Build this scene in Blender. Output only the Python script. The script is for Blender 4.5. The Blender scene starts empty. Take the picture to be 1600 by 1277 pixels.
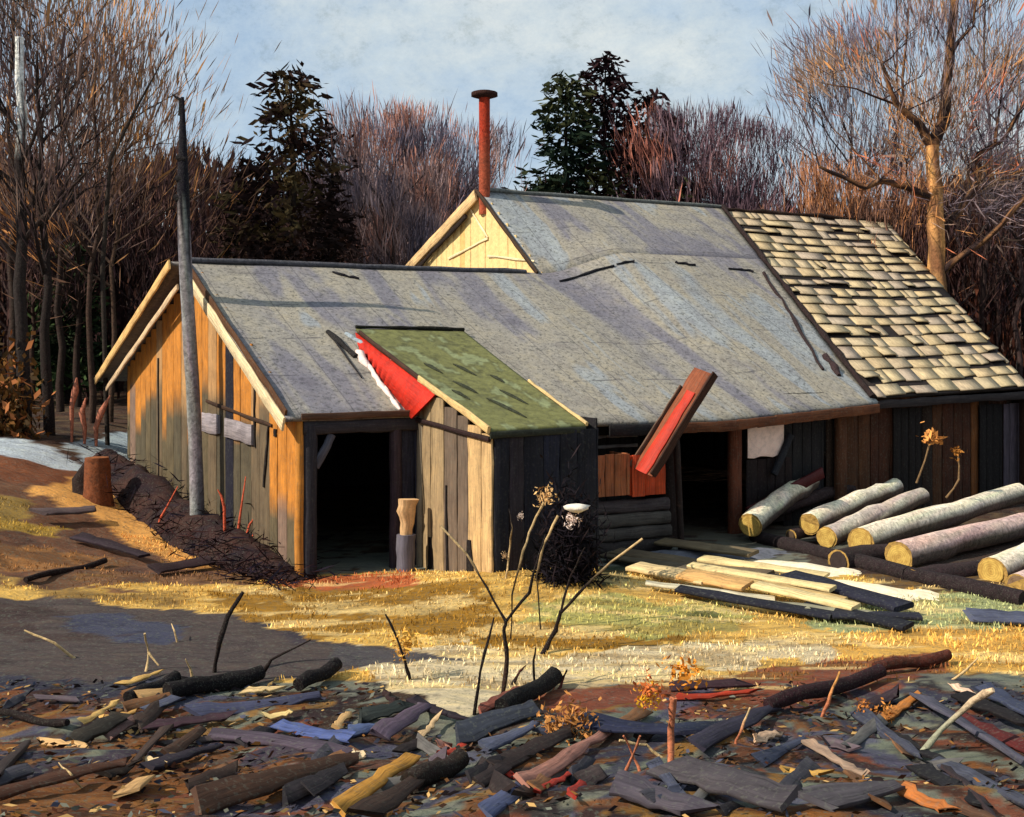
import bpy, math, random
import numpy as np
from mathutils import Vector
random.seed(7); RNG = np.random.default_rng(11)
R = random.random
def U(a, b): return a + (b - a) * random.random()
SC = bpy.context.scene
COL = SC.collection
ZC = 3.35; F = 1900.0; HY = 530.0

# ------------------------------------------------------------------ colour
def lin1(c):
    c = c / 255.0
    return c / 12.92 if c <= .04045 else ((c + .055) / 1.055) ** 2.4
def C(r, g, b, k=.72):
    return (lin1(r) * k, lin1(g) * k, lin1(b) * k)
def jit(c, a=.15):
    f = 1 + U(-a, a)
    return tuple(max(0, x * f * (1 + U(-a * .35, a * .35))) for x in c)

# ------------------------------------------------------------------ noise
def _h(i, j, s):
    n = (i * 374761393 + j * 668265263 + s * 974711) & 0x7fffffff
    n = ((n ^ (n >> 13)) * 1274126177) & 0x7fffffff
    return ((n ^ (n >> 16)) & 0xffff) / 65535.0
def vnoise(x, y, s=0):
    x = np.asarray(x, float); y = np.asarray(y, float)
    xi = np.floor(x).astype(np.int64); yi = np.floor(y).astype(np.int64)
    fx = x - xi; fy = y - yi
    fx = fx * fx * (3 - 2 * fx); fy = fy * fy * (3 - 2 * fy)
    a = _h(xi, yi, s); b = _h(xi + 1, yi, s); c = _h(xi, yi + 1, s); d = _h(xi + 1, yi + 1, s)
    return (a * (1 - fx) + b * fx) * (1 - fy) + (c * (1 - fx) + d * fx) * fy
def fbm(x, y, s=0, o=4):
    r = 0; a = .5; n = 0
    for k in range(o):
        r = r + a * vnoise(x * 2 ** k, y * 2 ** k, s + k); n += a; a *= .5
    return r / n
def sstep(e0, e1, x):
    t = np.clip((x - e0) / (e1 - e0), 0, 1); return t * t * (3 - 2 * t)

# ------------------------------------------------------------------ terrain
def gz(x, y):
    x = np.asarray(x, float); y = np.asarray(y, float)
    z = 1.35 * sstep(4.3, 10.5, -x) * sstep(12.5, 22, y)
    z = z + .3 * np.exp(-(((x - .2) / 1.9) ** 2 + ((y - 15.9) / 1.3) ** 2))
    z = z + .10 * np.clip(10.6 - y, 0, 6) ** 1.35 * .8
    z = z + .25 * sstep(3, 9, x) * sstep(14, 19, y) * (1 - sstep(19, 22, y)) * 0
    z = z + sstep(36, 95, y) * 9.0 + sstep(28, 60, y) * .6
    z = z + sstep(14, 60, np.abs(x)) * 3.0
    rough = .03 + .09 * (1 - sstep(10.3, 12.4, y)) + .06 * sstep(4.5, 6, -x) * sstep(13, 15, y)
    z = z + rough * (fbm(x * 1.3, y * 1.6, 5) - .5) * 2
    return z
def gzf(x, y): return float(gz(x, y))
def ray(px, py): return Vector(((px - 800) / F, 1.0, (HY - py) / F))
def at(px, py, Y):
    r = ray(px, py); return Vector((r.x * Y, Y, ZC + r.z * Y))
def gh(px, py, dz=0.0):
    r = ray(px, py); Y = 3.0; pY = Y
    ys = np.arange(4.0, 110, .05)
    d = ZC + r.z * ys - gz(r.x * ys, ys)
    k = np.argmax(d < 0)
    if d[k] >= 0: k = len(ys) - 1
    Y = ys[k]
    return Vector((r.x * Y, Y, gzf(r.x * Y, Y) + dz))

# ------------------------------------------------------------------ mesh builder
class MB:
    def __init__(s): s.v = []; s.f = []; s.c = []; s.uv = []; s.np = []
    def vert(s, p, c): s.v.append(tuple(p)); s.c.append((c[0], c[1], c[2], 1)); return len(s.v) - 1
    def face(s, idx, uvs=None):
        s.f.append(tuple(idx)); s.uv.extend(uvs if uvs else [(0, 0)] * len(idx))
    # plank between two points, cross section w (along side) x t (along up), uneven edges
    def plank(s, p0, p1, side, w, t, c, seg=5, j=.008, w1=None, cfun=None, ends=None, bow=0, rnd=.25, skew=0):
        p0 = Vector(p0); p1 = Vector(p1); ax = (p1 - p0); L = ax.length
        if L < 1e-5: return
        axn = ax / L; side = Vector(side); side = (side - axn * side.dot(axn)).normalized()
        up = side.cross(axn).normalized()
        if w1 is None: w1 = w
        off = U(0, 50); offv = U(0, 50)
        ch = min(w, t) * rnd
        rings = []
        prof = lambda hw, ht: [(-hw, -ht + ch), (-hw, ht - ch), (-hw + ch, ht), (hw - ch, ht), (hw, ht - ch), (hw, -ht + ch), (hw - ch, -ht), (-hw + ch, -ht)]
        sk0, sk1 = U(-skew, skew), U(-skew, skew)
        for i in range(seg + 1):
            f = i / seg
            hw = (w + (w1 - w) * f) / 2 + U(-j, j) * .6; ht = t / 2 + U(-j, j) * .25
            cen = p0 + ax * f + side * U(-j, j) * .6 + up * (bow * math.sin(math.pi * f))
            if i in (0, seg) and j > 0: cen += axn * U(-j, j)
            ring = []
            for (a, b) in prof(hw, ht):
                q = cen + side * a + up * b
                if skew and i in (0, seg): q += axn * ((sk0 if i == 0 else sk1) * a / hw + U(-.4, .4) * skew)
                cc = cfun(q) if cfun else c
                ring.append(s.vert(q, cc))
            rings.append(ring)
        pr = [0]; hw, ht = w / 2, t / 2
        P = prof(hw, ht)
        for k in range(8):
            a, b = P[k], P[(k + 1) % 8]; pr.append(pr[-1] + math.hypot(a[0] - b[0], a[1] - b[1]))
        for i in range(seg):
            u0 = off + L * i / seg; u1 = off + L * (i + 1) / seg
            for k in range(8):
                a, b = rings[i][k], rings[i][(k + 1) % 8]; d, e = rings[i + 1][k], rings[i + 1][(k + 1) % 8]
                s.face((a, b, e, d), [(u0, offv + pr[k]), (u0, offv + pr[k + 1]), (u1, offv + pr[k + 1]), (u1, offv + pr[k])])
        for ring, rev in ((rings[0], True), (rings[-1], False)):
            ids = [s.vert(s.v[k], ends if ends else s.c[k]) for k in ring]
            if rev: ids = ids[::-1]
            s.face(ids, [(off, offv)] * 8)
    def tube(s, pts, rad, c, n=8, endc=None, j=0.0, cap=True, cfun=None):
        pts = [Vector(p) for p in pts]; m = len(pts)
        if not hasattr(rad, '__len__'): rad = [rad] * m
        off = U(0, 50); offv = U(0, 50); rings = []; cum = 0
        ref = None; us = []
        for i, p in enumerate(pts):
            d = (pts[min(i + 1, m - 1)] - pts[max(i - 1, 0)]).normalized()
            if ref is None:
                ref = Vector((0, 0, 1)) if abs(d.z) < .9 else Vector((1, 0, 0))
            x = d.cross(ref).normalized(); y = x.cross(d).normalized(); ref = y
            if i: cum += (p - pts[i - 1]).length
            us.append(off + cum)
            ring = []
            for k in range(n):
                a = 2 * math.pi * k / n; r = rad[i] * (1 + U(-j, j))
                q = p + x * math.cos(a) * r + y * math.sin(a) * r
                ring.append(s.vert(q, cfun(q) if cfun else c))
            rings.append(ring)
        for i in range(m - 1):
            for k in range(n):
                v0 = offv + rad[i] * 6.28 * k / n; v1 = offv + rad[i] * 6.28 * (k + 1) / n
                s.face((rings[i][k], rings[i][(k + 1) % n], rings[i + 1][(k + 1) % n], rings[i + 1][k]),
                       [(us[i], v0), (us[i], v1), (us[i + 1], v1), (us[i + 1], v0)])
        if cap:
            for ring, rev in ((rings[0], True), (rings[-1], False)):
                ids = [s.vert(s.v[k], endc if endc else s.c[k]) for k in ring]
                if rev: ids = ids[::-1]
                s.face(ids, [(off, offv)] * n)
    def quad(s, a, b, c_, d, c, uv=None):
        i = [s.vert(p, c) for p in (a, b, c_, d)]
        s.face(i, uv or [(0, 0), (1, 0), (1, 1), (0, 1)])
    def grid(s, fn, nu, nv, thick, cfun, uvfn):
        """closed slab: fn(u,v)->point (top), offset down by thick"""
        top = [[None] * (nv + 1) for _ in range(nu + 1)]; bot = [[None] * (nv + 1) for _ in range(nu + 1)]
        for i in range(nu + 1):
            for k in range(nv + 1):
                p = Vector(fn(i / nu, k / nv)); cc = cfun(p, i / nu, k / nv)
                top[i][k] = s.vert(p, cc); bot[i][k] = s.vert(p - Vector((0, 0, thick)), (cc[0] * .6, cc[1] * .55, cc[2] * .5))
        def uvp(i, k): return uvfn(i / nu, k / nv)
        for i in range(nu):
            for k in range(nv):
                uv = [uvp(i, k), uvp(i + 1, k), uvp(i + 1, k + 1), uvp(i, k + 1)]
                s.face((top[i][k], top[i + 1][k], top[i + 1][k + 1], top[i][k + 1]), uv)
                s.face((bot[i][k], bot[i][k + 1], bot[i + 1][k + 1], bot[i + 1][k]), [uv[0], uv[3], uv[2], uv[1]])
        for i in range(nu):
            for k in (0, nv):
                q = (top[i][k], bot[i][k], bot[i + 1][k], top[i + 1][k]); uv = [uvp(i, k), uvp(i, k), uvp(i + 1, k), uvp(i + 1, k)]
                s.face(q if k == 0 else q[::-1], uv)
        for k in range(nv):
            for i in (0, nu):
                q = (top[i][k], top[i][k + 1], bot[i][k + 1], bot[i][k]); uv = [uvp(i, k), uvp(i, k + 1), uvp(i, k + 1), uvp(i, k)]
                s.face(q if i == 0 else q[::-1], uv)

def link(name, v, faces_flat, loop_start, loop_total, cols, uvs, m, parent, loc, smooth):
    me = bpy.data.meshes.new(name)
    n = len(v); me.vertices.add(n); me.vertices.foreach_set('co', (v - np.array(loc)).astype(np.float32).ravel())
    me.loops.add(len(faces_flat)); me.loops.foreach_set('vertex_index', faces_flat)
    me.polygons.add(len(loop_start)); me.polygons.foreach_set('loop_start', loop_start); me.polygons.foreach_set('loop_total', loop_total)
    me.update(calc_edges=True)
    a = me.attributes.new('col', 'FLOAT_COLOR', 'POINT'); a.data.foreach_set('color', cols.astype(np.float32).ravel())
    if uvs is not None:
        ul = me.uv_layers.new(name='UVMap'); ul.data.foreach_set('uv', uvs.astype(np.float32).ravel())
    if smooth: me.polygons.foreach_set('use_smooth', np.ones(len(loop_start), bool))
    me.validate(); me.update()
    me.materials.append(m)
    o = bpy.data.objects.new(name, me); COL.objects.link(o)
    if parent is not None: o.parent = parent
    else: o.location = loc
    return o
def obj(name, mb, m, parent=None, loc=None, smooth=False):
    v = np.array(mb.v, float).reshape(-1, 3)
    if parent is not None: L = np.array(wloc(parent))
    else: L = np.array(loc) if loc is not None else np.array([v[:, 0].mean(), v[:, 1].mean(), v[:, 2].min()])
    tot = np.array([len(f) for f in mb.f], np.int32); st = np.concatenate([[0], np.cumsum(tot)[:-1]]).astype(np.int32)
    flat = np.array([i for f in mb.f for i in f], np.int32)
    return link(name, v, flat, st, tot, np.array(mb.c), np.array(mb.uv, float), m, parent, L, smooth)
def wloc(o):
    l = Vector((0, 0, 0))
    while o is not None: l += Vector(o.location); o = o.parent
    return l
def tag(o, label=None, cat=None, group=None, kind=None):
    if label: o['label'] = label
    if cat: o['category'] = cat
    if group: o['group'] = group
    if kind: o['kind'] = kind
    return o
def thing(name, loc, label, cat, group=None):
    o = bpy.data.objects.new(name, None); COL.objects.link(o); o.location = loc; o.empty_display_size = .2
    return tag(o, label, cat, group)
def strokes(name, cen, dirs, ln, wd, cols, m, parent=None, loc=None, bend=.0):
    """many small lens shaped leaves / twig tufts"""
    n = len(cen); dirs = dirs / np.linalg.norm(dirs, axis=1, keepdims=True)
    rv = RNG.normal(size=(n, 3)); sd = np.cross(dirs, rv); sd /= np.linalg.norm(sd, axis=1, keepdims=True) + 1e-9
    nn = np.cross(dirs, sd)
    ln = ln[:, None]; wd = wd[:, None]
    a = cen - dirs * ln / 2; b = cen + sd * wd / 2 - dirs * ln * .12; c = cen + dirs * ln / 2 + nn * ln * bend; d = cen - sd * wd / 2 + dirs * ln * .15
    e = cen + nn * wd * .25
    v = np.stack([a, b, c, d], 1).reshape(-1, 3)
    flat = np.arange(n * 4, dtype=np.int32); st = (np.arange(n) * 4).astype(np.int32); tot = np.full(n, 4, np.int32)
    cc = np.repeat(np.concatenate([cols, np.ones((n, 1))], 1), 4, axis=0)
    L = np.array(wloc(parent)) if parent is not None else (np.array(loc) if loc is not None else np.array([cen[:, 0].mean(), cen[:, 1].mean(), cen[:, 2].min()]))
    return link(name, v, flat, st, tot, cc, None, m, parent, L, False)

# ------------------------------------------------------------------ materials
def nodes(name):
    m = bpy.data.materials.new(name); m.use_nodes = True; nt = m.node_tree; nt.nodes.clear()
    out = nt.nodes.new('ShaderNodeOutputMaterial'); b = nt.nodes.new('ShaderNodeBsdfPrincipled')
    nt.links.new(b.outputs[0], out.inputs[0]); return m, nt, b
def N(nt, t, **k):
    n = nt.nodes.new(t)
    for a, v in k.items():
        if a.startswith('i_'): n.inputs[a[2:].replace('_', ' ')].default_value = v
        else: setattr(n, a, v)
    return n
def mapping(nt, src, sc, rot=(0, 0, 0)):
    mp = nt.nodes.new('ShaderNodeMapping'); mp.inputs['Scale'].default_value = sc; mp.inputs['Rotation'].default_value = rot
    nt.links.new(src, mp.inputs[0]); return mp.outputs[0]
def noise(nt, vec, scale, detail=4, rough=.6, dist=0):
    n = N(nt, 'ShaderNodeTexNoise'); n.inputs['Scale'].default_value = scale; n.inputs['Detail'].default_value = detail
    n.inputs['Roughness'].default_value = rough; n.inputs['Distortion'].default_value = dist
    nt.links.new(vec, n.inputs['Vector']); return n.outputs['Fac']
def ramp(nt, fac, stops):
    r = N(nt, 'ShaderNodeValToRGB'); el = r.color_ramp.elements
    while len(el) > 1: el.remove(el[-1])
    el[0].position = stops[0][0]; el[0].color = (*stops[0][1], 1) if len(stops[0][1]) == 3 else stops[0][1]
    for p, c in stops[1:]:
        e = el.new(p); e.color = (*c, 1)
    nt.links.new(fac, r.inputs[0]); return r.outputs[0]
def g3(x): return (x, x, x)
def mix(nt, a, b, fac, mode='MIX'):
    m = N(nt, 'ShaderNodeMix', data_type='RGBA', blend_type=mode)
    for s, i in ((fac, 0), (a, 6), (b, 7)):
        if hasattr(s, 'is_linked') or hasattr(s, 'links'): nt.links.new(s, m.inputs[i])
        else: m.inputs[i].default_value = s if i == 0 else (*s, 1)
    return m.outputs[2]
def bump(nt, b, h, st, dist=.02):
    n = N(nt, 'ShaderNodeBump'); n.inputs['Strength'].default_value = st; n.inputs['Distance'].default_value = dist
    nt.links.new(h, n.inputs['Height']); nt.links.new(n.outputs[0], b.inputs['Normal'])
def col(nt): return N(nt, 'ShaderNodeAttribute', attribute_name='col').outputs['Color']
def oco(nt): return N(nt, 'ShaderNodeTexCoord').outputs['Object']
def wpos(nt): return N(nt, 'ShaderNodeNewGeometry').outputs['Position']
def uvc(nt): return N(nt, 'ShaderNodeTexCoord').outputs['UV']

def wood_mat(name, lo=.45, hi=1.35, rough=.85, lichen=.25, grain=(2.0, 34.0)):
    m, nt, b = nodes(name); c = col(nt); uv = uvc(nt)
    g = noise(nt, mapping(nt, uv, (grain[0], grain[1], 1)), 1.0, 6, .65, .6)
    c1 = mix(nt, c, ramp(nt, g, [(.28, g3(lo)), (.5, g3(.95)), (.72, g3(hi))]), 1.0, 'MULTIPLY')
    pn = noise(nt, wpos(nt), 3.2, 5, .7, .4)
    c2 = mix(nt, c1, ramp(nt, pn, [(.3, (.62, .6, .62)), (.55, (1, 1, 1)), (.75, (1.25, 1.18, 1.05))]), .8, 'MULTIPLY')
    sp = noise(nt, wpos(nt), 26, 3, .6)
    fl = ramp(nt, sp, [(.56, g3(0)), (.64, g3(lichen))])
    c3 = mix(nt, c2, C(125, 128, 112, .6), fl)
    nt.links.new(c3, b.inputs['Base Color']); b.inputs['Roughness'].default_value = rough; b.inputs['Specular IOR Level'].default_value = .25
    bump(nt, b, g, .7, .012); return m
def rough_mat(name, sc=8, lo=.55, hi=1.35, speck=.3, bs=.6, spc=(120, 124, 110), rough=.92):
    m, nt, b = nodes(name); c = col(nt); p = wpos(nt)
    n1 = noise(nt, p, sc, 6, .65, .5)
    c1 = mix(nt, c, ramp(nt, n1, [(.3, g3(lo)), (.5, g3(1)), (.7, g3(hi))]), 1.0, 'MULTIPLY')
    n2 = noise(nt, p, sc * 5, 3, .6)
    c2 = mix(nt, c1, C(*spc, .6), ramp(nt, n2, [(.56, g3(0)), (.65, g3(speck))]))
    nt.links.new(c2, b.inputs['Base Color']); b.inputs['Roughness'].default_value = rough; b.inputs['Specular IOR Level'].default_value = .2
    bump(nt, b, n1, bs, .03); return m
M = {}
M['wood'] = wood_mat('weathered_wood')
M['darkwood'] = wood_mat('dark_wood', .5, 1.6, .8, .12)
M['paint'] = wood_mat('painted_wood', .7, 1.2, .6, .12)
M['shingle'] = wood_mat('shingle_wood', .6, 1.25, .9, .2, (3, 22))
M['bark'] = rough_mat('bark', 14, .5, 1.5, .35, .9)
M['soil'] = rough_mat('soil', 7)
M['stone'] = rough_mat('sawdust', 10, .8, 1.15, .12, .5, (150, 140, 120))
def end_mat():
    m, nt, b = nodes('end_grain'); c = col(nt); o = oco(nt)
    d = N(nt, 'ShaderNodeVectorMath', operation='LENGTH'); nt.links.new(mapping(nt, o, (1, 1, 1)), d.inputs[0])
    w = N(nt, 'ShaderNodeMath', operation='MULTIPLY_ADD'); w.inputs[1].default_value = 34; nt.links.new(d.outputs['Value'], w.inputs[0]); nt.links.new(noise(nt, o, 9, 3, .6), w.inputs[2])
    f = N(nt, 'ShaderNodeMath', operation='FRACT'); nt.links.new(w.outputs[0], f.inputs[0])
    c1 = mix(nt, c, ramp(nt, f.outputs[0], [(0, g3(.7)), (.5, g3(1.05)), (1, g3(.75))]), .9, 'MULTIPLY')
    c2 = mix(nt, c1, ramp(nt, noise(nt, wpos(nt), 12, 4, .6), [(.35, (.6, .5, .4)), (.6, (1, 1, 1))]), .8, 'MULTIPLY')
    nt.links.new(c2, b.inputs['Base Color']); b.inputs['Roughness'].default_value = .9; return m
M['endgrain'] = end_mat()
def leaf_mat():
    m, nt, b = nodes('foliage'); c = col(nt)
    n1 = noise(nt, wpos(nt), 1.6, 3, .6)
    c1 = mix(nt, c, ramp(nt, n1, [(.3, g3(.7)), (.7, g3(1.3))]), 1.0, 'MULTIPLY')
    nt.links.new(c1, b.inputs['Base Color']); b.inputs['Roughness'].default_value = .95; b.inputs['Specular IOR Level'].default_value = .1
    return m
M['leaf'] = leaf_mat()
def roof_mat():
    m, nt, b = nodes('tarred_metal_roof'); uv = uvc(nt); c = col(nt); p = wpos(nt)
    # long patches running down the slope (uv.x runs along the ridge, uv.y down the slope)
    n1 = noise(nt, mapping(nt, uv, (.95, .2, 1), (0, 0, .1)), 1.0, 3, .55, .5)
    base = ramp(nt, n1, [(.34, C(120, 117, 126)), (.42, C(130, 127, 133)), (.47, C(152, 147, 138)), (.57, C(160, 153, 138)), (.61, C(152, 156, 158)), (.7, C(160, 166, 168))])
    c0 = mix(nt, base, c, 1.0, 'MULTIPLY')
    n2 = noise(nt, p, 2.3, 5, .7, .4)
    c1 = mix(nt, c0, ramp(nt, n2, [(.3, (.78, .76, .78)), (.5, (1, 1, 1)), (.72, (1.15, 1.1, .98))]), 1.0, 'MULTIPLY')
    n3 = noise(nt, p, 13, 5, .65, .3)
    c2 = mix(nt, c1, ramp(nt, n3, [(.38, g3(.62)), (.47, g3(.95)), (.58, g3(1.03)), (.66, g3(1.22))]), .9, 'MULTIPLY')
    n4 = noise(nt, p, 15, 4, .65)
    c3 = mix(nt, c2, C(60, 62, 54), ramp(nt, n4, [(.57, g3(0)), (.63, g3(.62))]))
    # sheet seams
    sx = N(nt, 'ShaderNodeSeparateXYZ'); nt.links.new(uv, sx.inputs[0])
    w = N(nt, 'ShaderNodeMath', operation='MULTIPLY'); w.inputs[1].default_value = 1.18; nt.links.new(sx.outputs[0], w.inputs[0])
    fr = N(nt, 'ShaderNodeMath', operation='FRACT'); nt.links.new(w.outputs[0], fr.inputs[0])
    seam = ramp(nt, fr.outputs[0], [(0, g3(.45)), (.016, g3(.5)), (.028, g3(0))])
    c4 = mix(nt, c3, C(70, 68, 72), seam)
    wy = N(nt, 'ShaderNodeMath', operation='MULTIPLY_ADD'); wy.inputs[1].default_value = .83; nt.links.new(sx.outputs[1], wy.inputs[0]); nt.links.new(mix(nt, g3(0), g3(.06), n2), wy.inputs[2])
    fy = N(nt, 'ShaderNodeMath', operation='FRACT'); nt.links.new(wy.outputs[0], fy.inputs[0])
    brk = ramp(nt, noise(nt, p, 1.7, 3, .6), [(.48, g3(0)), (.56, g3(.8))])
    lap = mix(nt, ramp(nt, fy.outputs[0], [(0, g3(.7)), (.02, g3(.7)), (.035, g3(0))]), brk, 1.0, 'MULTIPLY')
    c4 = mix(nt, c4, C(64, 60, 66), lap)
    nt.links.new(c4, b.inputs['Base Color']); b.inputs['Roughness'].default_value = .7; b.inputs['Specular IOR Level'].default_value = .3
    bump(nt, b, n3, .5, .03); return m
M['roof'] = roof_mat()
def ground_mat():
    m, nt, b = nodes('ground_earth'); c = col(nt); p = wpos(nt)
    n1 = noise(nt, mapping(nt, p, (1, 2.2, 1)), 2.6, 7, .68, .6)
    c1 = mix(nt, c, ramp(nt, n1, [(.3, (.5, .48, .5)), (.46, (.92, .92, .95)), (.6, (1.1, 1.08, 1)), (.72, (1.45, 1.35, 1.15))]), .9, 'MULTIPLY')
    n2 = noise(nt, p, 22, 4, .65)
    c2 = mix(nt, c1, C(112, 118, 104, .65), ramp(nt, n2, [(.54, g3(0)), (.64, g3(.55))]))
    n3 = noise(nt, p, 60, 3, .6)
    c3 = mix(nt, c2, g3(.03), ramp(nt, n3, [(.6, g3(0)), (.7, g3(.55))]))
    nt.links.new(c3, b.inputs['Base Color']); b.inputs['Roughness'].default_value = .95; b.inputs['Specular IOR Level'].default_value = .15
    bump(nt, b, n1, .9, .08); return m
M['ground'] = ground_mat()

# ------------------------------------------------------------------ camera, sky, sun
cam = bpy.data.cameras.new('camera'); co = bpy.data.objects.new('camera', cam); COL.objects.link(co)
co.location = (0, 0, ZC); co.rotation_euler = (math.radians(90), 0, 0)
cam.sensor_width = 36; cam.lens = 36 * F / 1600; cam.shift_y = -(638.5 - HY) / 1600; cam.clip_end = 1000; cam.clip_start = .1
SC.camera = co
EL = math.radians(38); sdir = Vector((-.9, -.42, 0)).normalized() * math.cos(EL) + Vector((0, 0, math.sin(EL)))
sl = bpy.data.lights.new('sun', 'SUN'); sl.energy = 5.0; sl.angle = math.radians(.53); sl.color = (1, .91, .78)
so = bpy.data.objects.new('sun', sl); COL.objects.link(so); so.rotation_euler = sdir.to_track_quat('Z', 'Y').to_euler(); so.location = sdir * 40
w = bpy.data.worlds.new('World'); SC.world = w; w.use_nodes = True; nt = w.node_tree; nt.nodes.clear()
wo = nt.nodes.new('ShaderNodeOutputWorld'); bg = nt.nodes.new('ShaderNodeBackground'); nt.links.new(bg.outputs[0], wo.inputs[0])
sky = nt.nodes.new('ShaderNodeTexSky'); sky.sky_type = 'NISHITA'; sky.sun_disc = False; sky.sun_elevation = EL
sky.sun_rotation = math.atan2(sdir.x, sdir.y); sky.air_density = 1.0; sky.dust_density = .8
tc = nt.nodes.new('ShaderNodeTexCoord').outputs['Generated']
n1 = noise(nt, mapping(nt, tc, (3.2, 3.2, 5.5)), 1.0, 9, .68, .2)
n2 = noise(nt, mapping(nt, tc, (26, 26, 34), (0, .5, 0)), 1.0, 8, .8, .1)
cl = ramp(nt, n1, [(.36, (4.9, 6.7, 9.0)), (.45, (6.1, 7.7, 9.5)), (.55, (7.4, 8.6, 9.5)), (.66, (9.2, 9.9, 10.0))])
cl2 = mix(nt, cl, ramp(nt, n2, [(.34, (.78, .8, .78)), (.46, (.96, .97, .97)), (.56, (1.04, 1.03, 1.0)), (.68, (1.12, 1.1, 1.06))]), 1.0, 'MULTIPLY')
n5 = noise(nt, tc, 190, 3, .6); n6 = noise(nt, tc, 9, 3, .6)
cc = mix(nt, sky.outputs[0], cl2, .86)
nt.links.new(cc, bg.inputs[0]); bg.inputs[1].default_value = .074
SC.view_settings.view_transform = 'Standard'; SC.view_settings.look = 'None'; SC.view_settings.exposure = .2; SC.view_settings.gamma = 1
SC.cycles.max_bounces = 5; SC.cycles.use_adaptive_sampling = True
try: SC.cycles.use_denoising = True
except Exception: pass

# ------------------------------------------------------------------ ground
def inpoly(x, y, poly):
    r = np.zeros(x.shape, bool); n = len(poly)
    for i in range(n):
        x0, y0 = poly[i]; x1, y1 = poly[(i + 1) % n]
        if y0 == y1: continue
        cnd = ((y0 > y) != (y1 > y)) & (x < (x1 - x0) * (y - y0) / (y1 - y0) + x0)
        r ^= cnd
    return r
PATCH = [  # (outline on the ground as seen, colour, edge wobble m)
 ([(-700, 893), (465, 893), (1700, 893), (1900, 1044), (1330, 1050), (900, 1062), (600, 1068), (300, 1060), (-700, 1050)], (222, 178, 92), .3),
 ([(300, 925), (560, 912), (760, 925), (810, 975), (1000, 985), (1090, 1000), (960, 1024), (740, 1012), (600, 990), (470, 1015), (380, 955)], (146, 104, 30), .25),
 ([(420, 930), (600, 948), (740, 950), (700, 962), (500, 958)], (190, 160, 100), .15),
 ([(400, 912), (480, 902), (640, 893), (650, 915), (520, 925)], (186, 96, 56), .12),
 ([(800, 950), (900, 935), (1150, 945), (1190, 985), (1000, 1003), (850, 980)], (172, 166, 96), .25),
 ([(1240, 975), (1400, 925), (1480, 915), (1800, 930), (1800, 990), (1350, 990)], (160, 168, 118), .25),
 ([(1200, 1000), (1500, 985), (1800, 985), (1800, 1050), (1500, 1050), (1350, 1020), (1100, 1030)], (216, 166, 82), .25),
 ([(520, 1010), (700, 1005), (880, 1030), (1000, 1010), (1290, 1005), (1300, 1030), (1100, 1045), (1060, 1068), (870, 1085), (740, 1120), (640, 1092), (560, 1050)], (214, 196, 158), .2),
 ([(-900, 935), (120, 938), (350, 960), (490, 995), (640, 1020), (720, 1030), (600, 1040), (500, 1058), (300, 1072), (150, 1105), (-900, 1090)], (78, 78, 100), .12),  # slate-violet patch, darker than the ground around it
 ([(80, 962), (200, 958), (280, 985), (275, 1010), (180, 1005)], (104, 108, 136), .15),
 ([(850, 1086), (1100, 1060), (1300, 1036), (1490, 1024), (1500, 1048), (1250, 1115), (1180, 1150), (1000, 1125), (880, 1120)], (124, 66, 46), .15),
 ([(-100, 1165), (200, 1180), (330, 1200), (450, 1225), (430, 1330), (-200, 1330)], (128, 82, 38), .3),
 ([(-100, 1085), (90, 1082), (75, 1135), (-100, 1115)], (120, 70, 36), .15),
 ([(150, 1170), (280, 1150), (300, 1178), (170, 1190)], (124, 76, 36), .1),
 ([(900, 1190), (1060, 1180), (1080, 1260), (920, 1275)], (104, 108, 130), .2),
 ([(1080, 1140), (1290, 1120), (1300, 1220), (1100, 1230)], (92, 92, 100), .3),
 ([(-1200, 742), (-200, 715), (60, 722), (150, 745), (300, 810), (470, 905), (300, 918), (-1200, 935)], (112, 76, 56), .3),
 ([(-1200, 700), (0, 705), (125, 745), (140, 775), (-1200, 775)], (124, 74, 48), .25),
 ([(-300, 810), (40, 812), (130, 828), (100, 842), (-300, 850)], (176, 142, 60), .25),
 ([(40, 770), (130, 745), (240, 795), (290, 840), (350, 892), (300, 895), (230, 862), (140, 806)], (236, 172, 92), .12),  # sunlit ridge of the bank put into the ground colour
 ([(-200, 860), (60, 862), (200, 880), (180, 892), (-200, 890)], (150, 104, 60), .2),
 ([(-300, 760), (60, 790), (50, 812), (-300, 812)], (150, 122, 62), .2),
 ([(640, 860), (1100, 850), (1110, 893), (640, 893), (460, 893), (470, 880)], (118, 122, 112), .2),  # shade before the mill put into the ground as grey
 ([(930, 885), (985, 885), (985, 910), (930, 915)], (54, 64, 44), .08),
 ([(1250, 860), (1800, 840), (1800, 925), (1420, 925), (1290, 890)], (66, 48, 42), .25),
 ([(-1400, 684), (0, 684), (60, 692), (130, 728), (150, 742), (60, 724), (-1400, 706)], (196, 208, 216), .15),
 ([(110, 690), (220, 672), (230, 742), (150, 742), (120, 720)], (178, 192, 198), .25),
]
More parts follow.
